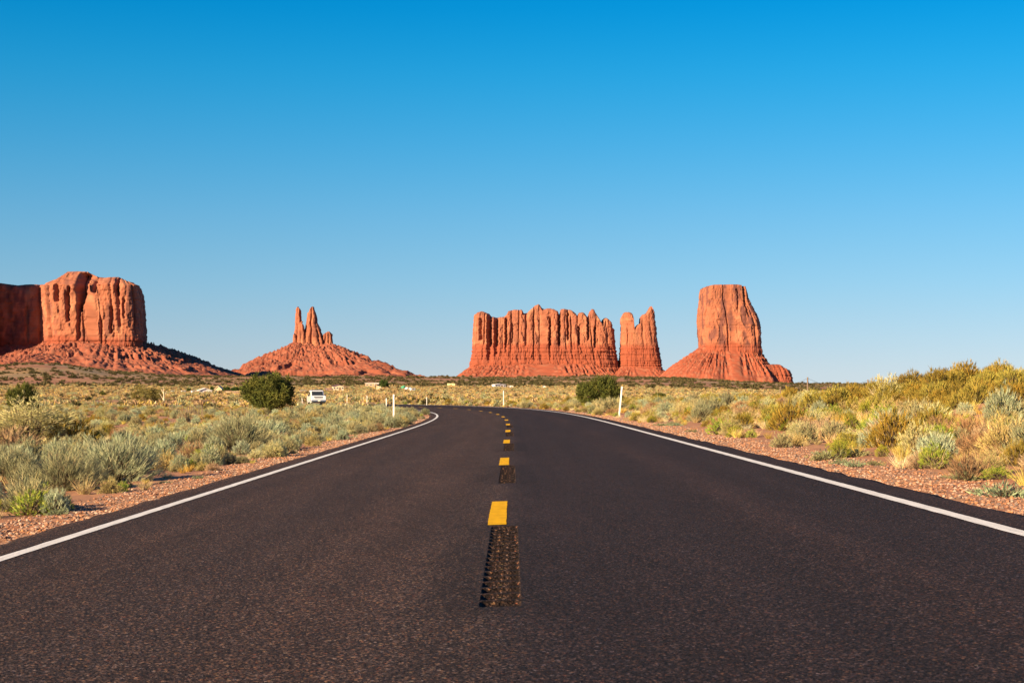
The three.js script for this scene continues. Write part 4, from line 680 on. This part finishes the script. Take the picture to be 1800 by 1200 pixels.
// ------------------------------------------------------------------ the truck
{
  let s = 150; while (900 + FOCAL * along(s, -1.95)[0] / -along(s, -1.95)[1] > 556) s += 0.5;
  const th = line[Math.round(s + 40)][2] - 0.2, [tx, tz] = along(s, -1.95); console.log('truck at', s, tx, tz, th);
  const g = thing('pickup_truck', 'white pickup truck with a dark roof rack coming round the bend towards us', 'truck', tx, surfaceY(-1.95), tz, th);
  const white = std(0.6, 0.6, 0.6, { roughness: 0.3, clearcoat: 0.6, clearcoatRoughness: 0.1 }), dark = std(0.03, 0.03, 0.034, { roughness: 0.5 }), glass = std(0.02, 0.025, 0.03, { roughness: 0.06 }), chrome = std(0.55, 0.55, 0.56, { roughness: 0.22, metalness: 0.9 }), lamp = std(0.7, 0.7, 0.68, { roughness: 0.15 }), rubber = std(0.025, 0.025, 0.025), plate = std(0.7, 0.62, 0.5, { roughness: 0.5 });
  // side outline: z forward (towards us), y up
  const outline = (pts, wide, bev) => { const q = new THREE.Shape(); pts.forEach(([z, y], i) => (i ? q.lineTo(z, y) : q.moveTo(z, y))); return new THREE.ExtrudeGeometry(q, { depth: wide - bev * 2, bevelEnabled: true, bevelSize: bev, bevelThickness: bev, bevelSegments: 3 }).translate(0, 0, -(wide / 2 - bev)).rotateY(-Math.PI / 2); };
  const wheelArch = (z) => { const o = []; for (let i = 0; i <= 8; i++) { const a = Math.PI * i / 8; o.push([z + 0.47 * Math.cos(a), 0.5 + 0.47 * Math.sin(a)]); } return o; };
  part('body', outline([[2.72, 0.5], [2.78, 0.75], [2.72, 1.12], [2.55, 1.22], [1.35, 1.28], [-2.75, 1.25], [-2.78, 0.55], ...wheelArch(-1.75).reverse(), ...wheelArch(1.75).reverse()], 1.98, 0.07), white, g);
  part('cab', outline([[1.32, 1.2], [0.62, 1.86], [0.3, 1.93], [-1.0, 1.93], [-1.35, 1.86], [-1.5, 1.2]], 1.72, 0.1), white, g);
  const ws = part('windscreen', rbox(1.46, 0.78, 0.02, 0.008), glass, g, 0, 1.60, 1.055); ws.rotation.x = -0.81;
  for (const q of [-1, 1]) {
    part('side_window', rbox(0.02, 0.46, 0.78, 0.008), glass, g, q * 0.868, 1.58, 0.1); part('side_window', rbox(0.02, 0.44, 0.72, 0.008), glass, g, q * 0.868, 1.58, -0.78);
    part('headlight', rbox(0.32, 0.24, 0.1, 0.03), lamp, g, q * 0.79, 0.99, 2.75);
    const mir = part('mirror', rbox(0.2, 0.26, 0.12, 0.03), dark, g, q * 1.14, 1.36, 0.88); part('mirror_arm', rbox(0.2, 0.05, 0.05, 0.01), dark, mir, -q * 0.14, -0.06, 0);
    part('door_handle', rbox(0.03, 0.04, 0.2, 0.01), dark, g, q * 0.998, 1.08, -0.2);
    for (const z of [-1.75, 1.75]) { const w = part('wheel', new THREE.CylinderGeometry(0.39, 0.39, 0.25, 28).rotateZ(Math.PI / 2), rubber, g, q * 0.85, 0.39, z); part('rim', new THREE.CylinderGeometry(0.22, 0.24, 0.03, 18).rotateZ(Math.PI / 2), chrome, w, q * 0.122, 0, 0); }
  }
  const gr = part('grille', rbox(1.2, 0.36, 0.08, 0.03), dark, g, 0, 0.98, 2.77); for (const y of [-0.1, 0.04]) part('grille_bar', rbox(1.12, 0.06, 0.05, 0.015), chrome, gr, 0, y, 0.045);
  part('bumper', rbox(1.96, 0.26, 0.22, 0.06), chrome, g, 0, 0.62, 2.84); part('licence_plate', rbox(0.32, 0.16, 0.02, 0.005), plate, g, 0.05, 0.63, 2.965); part('air_dam', rbox(1.7, 0.16, 0.1, 0.03), dark, g, 0, 0.43, 2.74);
  const rack = part('roof_rack', mergeGeometries([rbox(0.05, 0.05, 1.5, 0.01, -0.62, 0.1, 0), rbox(0.05, 0.05, 1.5, 0.01, 0.62, 0.1, 0)]), dark, g, 0, 1.93, -0.4);
  for (const z of [-0.6, 0, 0.6]) part('crossbar', rbox(1.4, 0.05, 0.07, 0.012), dark, rack, 0, 0.13, z);
  for (const x of [-0.62, 0.62]) for (const z of [-0.6, 0.6]) part('rack_foot', rbox(0.05, 0.12, 0.06, 0.01), dark, rack, x, 0.03, z);
}
// ------------------------------------------------------------------ homesteads on the plain
{
  const paint = { white: std(0.6, 0.58, 0.55), tan: std(0.42, 0.3, 0.18), cream: std(0.5, 0.42, 0.28), brown: std(0.22, 0.14, 0.09), purple: std(0.17, 0.08, 0.12), grey: std(0.3, 0.29, 0.28), green: std(0.04, 0.22, 0.12), red: std(0.4, 0.09, 0.06), yellow: std(0.75, 0.66, 0.32), pane: std(0.03, 0.035, 0.045, { roughness: 0.15 }), rubber: std(0.03, 0.03, 0.03) };
  // a house: walls with a gable or flat roof, door and windows facing us
  function house(name, category, label, col, row, w, h, wall, roofTone, { gable = 0.4, deep = 0.8, turn = 0, windows = 2, door = true, porch = 0, group = 'homesteads on the plain' } = {}) {
    const p = landing(col, row), k = px(-p[2]), W = w * k, H = h * k, Dp = W * deep, g = thing(name, label, category, p[0], p[1] - 0.1, p[2], turn, group), wh = H * (1 - gable);
    if (gable > 0.08) {
      const s = new THREE.Shape(); s.moveTo(-W / 2, 0); s.lineTo(W / 2, 0); s.lineTo(W / 2, wh); s.lineTo(0, H - 0.08); s.lineTo(-W / 2, wh);
      part('wall', new THREE.ExtrudeGeometry(s, { depth: Dp, bevelEnabled: false }).translate(0, 0, -Dp / 2), paint[wall], g);
      const roof = part('roof', new THREE.BufferGeometry(), paint[roofTone], g), rs = [], over = 0.35, sl = Math.hypot(W / 2, H - wh), ang = Math.atan2(H - wh, W / 2);
      for (const q of [-1, 1]) rs.push(new THREE.BoxGeometry(sl + over, 0.14, Dp + 0.6).rotateZ(-q * ang).translate(q * (W / 4 + over * 0.4 * Math.cos(ang)), (H + wh) / 2 - over * 0.4 * Math.sin(ang), 0));
      roof.geometry = mergeGeometries(rs);
    } else { part('wall', rbox(W, H, Dp, 0.03, 0, H / 2, 0), paint[wall], g); part('roof', rbox(W + 0.4, 0.22, Dp + 0.4, 0.03, 0, H + 0.09, 0), paint[roofTone], g); }
    const hh = gable > 0.08 ? wh : H, n = windows + (door ? 1 : 0);
    for (let i = 0; i < n; i++) { const x = (i + 0.5) / n * W - W / 2; if (door && i === Math.floor(n / 2)) { const d = part('door', rbox(Math.min(1, W * 0.2), hh * 0.72, 0.06, 0.01, x, hh * 0.36, Dp / 2 + 0.03), paint.brown, g); part('handle', rbox(0.08, 0.12, 0.06, 0.01, x + 0.3, hh * 0.36, Dp / 2 + 0.08), paint.grey, d); } else { const f = part('window', rbox(W * 0.15, hh * 0.36, 0.06, 0.01, x, hh * 0.6, Dp / 2 + 0.03), paint.white, g); part('pane', rbox(W * 0.12, hh * 0.28, 0.03, 0.005, x, hh * 0.6, Dp / 2 + 0.06), paint.pane, f); } }
    if (porch) { part('porch_roof', rbox(W * porch, 0.15, 2.2, 0.02, W / 2 - W * porch / 2, hh * 0.86, Dp / 2 + 1.1), paint[roofTone], g); for (const q of [0.04, 0.96]) part('porch_post', rbox(0.14, hh * 0.84, 0.14, 0.01, W / 2 - W * porch * q, hh * 0.42, Dp / 2 + 2.05), paint.white, g); }
    return g;
  }
  house('house', 'house', 'white gabled house in the homestead left of the large juniper', 359, 691, 22, 9, 'white', 'white', { turn: 0.4 });
  house('house', 'house', 'tan gabled house with cream roof between yard trees', 385, 690, 13, 12, 'tan', 'cream', { turn: -0.2, gable: 0.45, windows: 1 });
  house('shed', 'shed', 'low brown shed nearest the large juniper', 417, 693, 15, 5, 'brown', 'tan', { gable: 0, windows: 1 });
  house('shed', 'shed', 'small tan shed below the broad dark yard tree', 402, 692, 10, 5, 'tan', 'brown', { gable: 0, windows: 1 });
  house('house', 'house', 'two storey cream house with purple roof right of the truck', 594, 687, 19, 11, 'cream', 'purple', { gable: 0.22, turn: 0.25, deep: 0.7, windows: 3 });
  house('shed', 'shed', 'low annex with purple roof beside the cream house', 578, 688, 13, 5, 'brown', 'purple', { gable: 0, windows: 1 });
  house('building', 'building', 'long tan building with pale flat roof left of the tall round tree', 655, 680, 26, 6.5, 'tan', 'white', { gable: 0, deep: 0.35, windows: 3, porch: 0.4, turn: 0.1 });
  house('trailer', 'trailer', 'small cream trailer at the foot of the tall round tree', 666, 685, 8, 6, 'cream', 'cream', { gable: 0, windows: 1 });
  house('trailer', 'trailer', 'long pale yellow trailer above the far end of the road', 793, 678, 13, 3.6, 'yellow', 'yellow', { gable: 0, deep: 0.3, windows: 2 });
  house('mobile_home', 'house', 'long white mobile home left of the far marker post', 877, 681, 22, 7, 'white', 'white', { gable: 0.2, deep: 0.5, turn: 0.5, windows: 3 });
  house('shed', 'shed', 'small white shed right of the long mobile home', 897, 681, 10, 4, 'white', 'tan', { gable: 0.2, windows: 1 });
  house('cabin', 'house', 'tiny white cabin alone on the plain below the fluted wall', 956, 682, 7, 5, 'white', 'grey', { gable: 0.4, windows: 1 });
  house('shed', 'shed', 'pale shed just left of the truck roof beside the large juniper', 533, 690, 9, 5, 'tan', 'grey', { gable: 0.2, windows: 1 });
  function tent(label, col, row, w, h, tone) { const p = landing(col, row), k = px(-p[2]), W = w * k, H = h * k, g = thing('tent', label, 'tent', p[0], p[1] - 0.1, p[2], 0.6, 'tents on the plain'); const s = new THREE.Shape(); s.moveTo(-W / 2, 0); s.lineTo(W / 2, 0); s.quadraticCurveTo(W * 0.4, H * 0.8, 0, H); s.quadraticCurveTo(-W * 0.4, H * 0.8, -W / 2, 0); part('canvas', new THREE.ExtrudeGeometry(s, { depth: W, bevelEnabled: true, bevelSize: 0.1, bevelThickness: 0.3, bevelSegments: 2 }).translate(0, 0, -W / 2), paint[tone], g); const f = new THREE.Shape(); f.moveTo(-W * 0.2, 0); f.lineTo(W * 0.2, 0); f.lineTo(0, H * 0.7); part('flap', new THREE.ShapeGeometry(f).translate(0, 0.05, W / 2 + 0.34), paint.grey, g); }
  tent('bright green tent on the plain right of the tall tree', 709, 685, 7, 7, 'green');
  tent('small white tent between green and dark ones', 715, 685, 5, 4.5, 'white');
  tent('dark grey tent beside the parked white van', 721, 685, 6, 4.5, 'grey');
  function van(label, col, row, w, h) {
    const p = landing(col, row), k = px(-p[2]), W = w * k, H = h * k, g = thing('parked_van', label, 'van', p[0], p[1], p[2], 0.5, 'white vehicles parked on the plain'), L = W * 1.3;
    part('body', rbox(L, H * 0.8, W * 0.55, 0.2, 0, H * 0.55, 0), paint.white, g); part('windscreen', rbox(0.06, H * 0.3, W * 0.45, 0.02, L / 2 + 0.01, H * 0.72, 0), paint.pane, g); part('side_window', rbox(L * 0.5, H * 0.25, 0.06, 0.02, 0, H * 0.72, W * 0.275 + 0.01), paint.pane, g);
    for (const x of [-0.32, 0.32]) for (const z of [-0.25, 0.25]) part('wheel', new THREE.CylinderGeometry(H * 0.2, H * 0.2, 0.2, 14).rotateX(Math.PI / 2), paint.rubber, g, x * L, H * 0.2, z * W);
  }
  van('white van parked right of the tents', 725.5, 688, 7, 6); van('white vehicle parked leftmost of the homestead', 304, 690, 6, 3.5); van('white vehicle parked second from left at the homestead', 322, 690, 6, 4); van('white vehicle parked next to the white gabled house', 340, 691, 7, 5);
}
console.log('objects');

scene.updateMatrixWorld(true);
renderer.render(scene, camera);
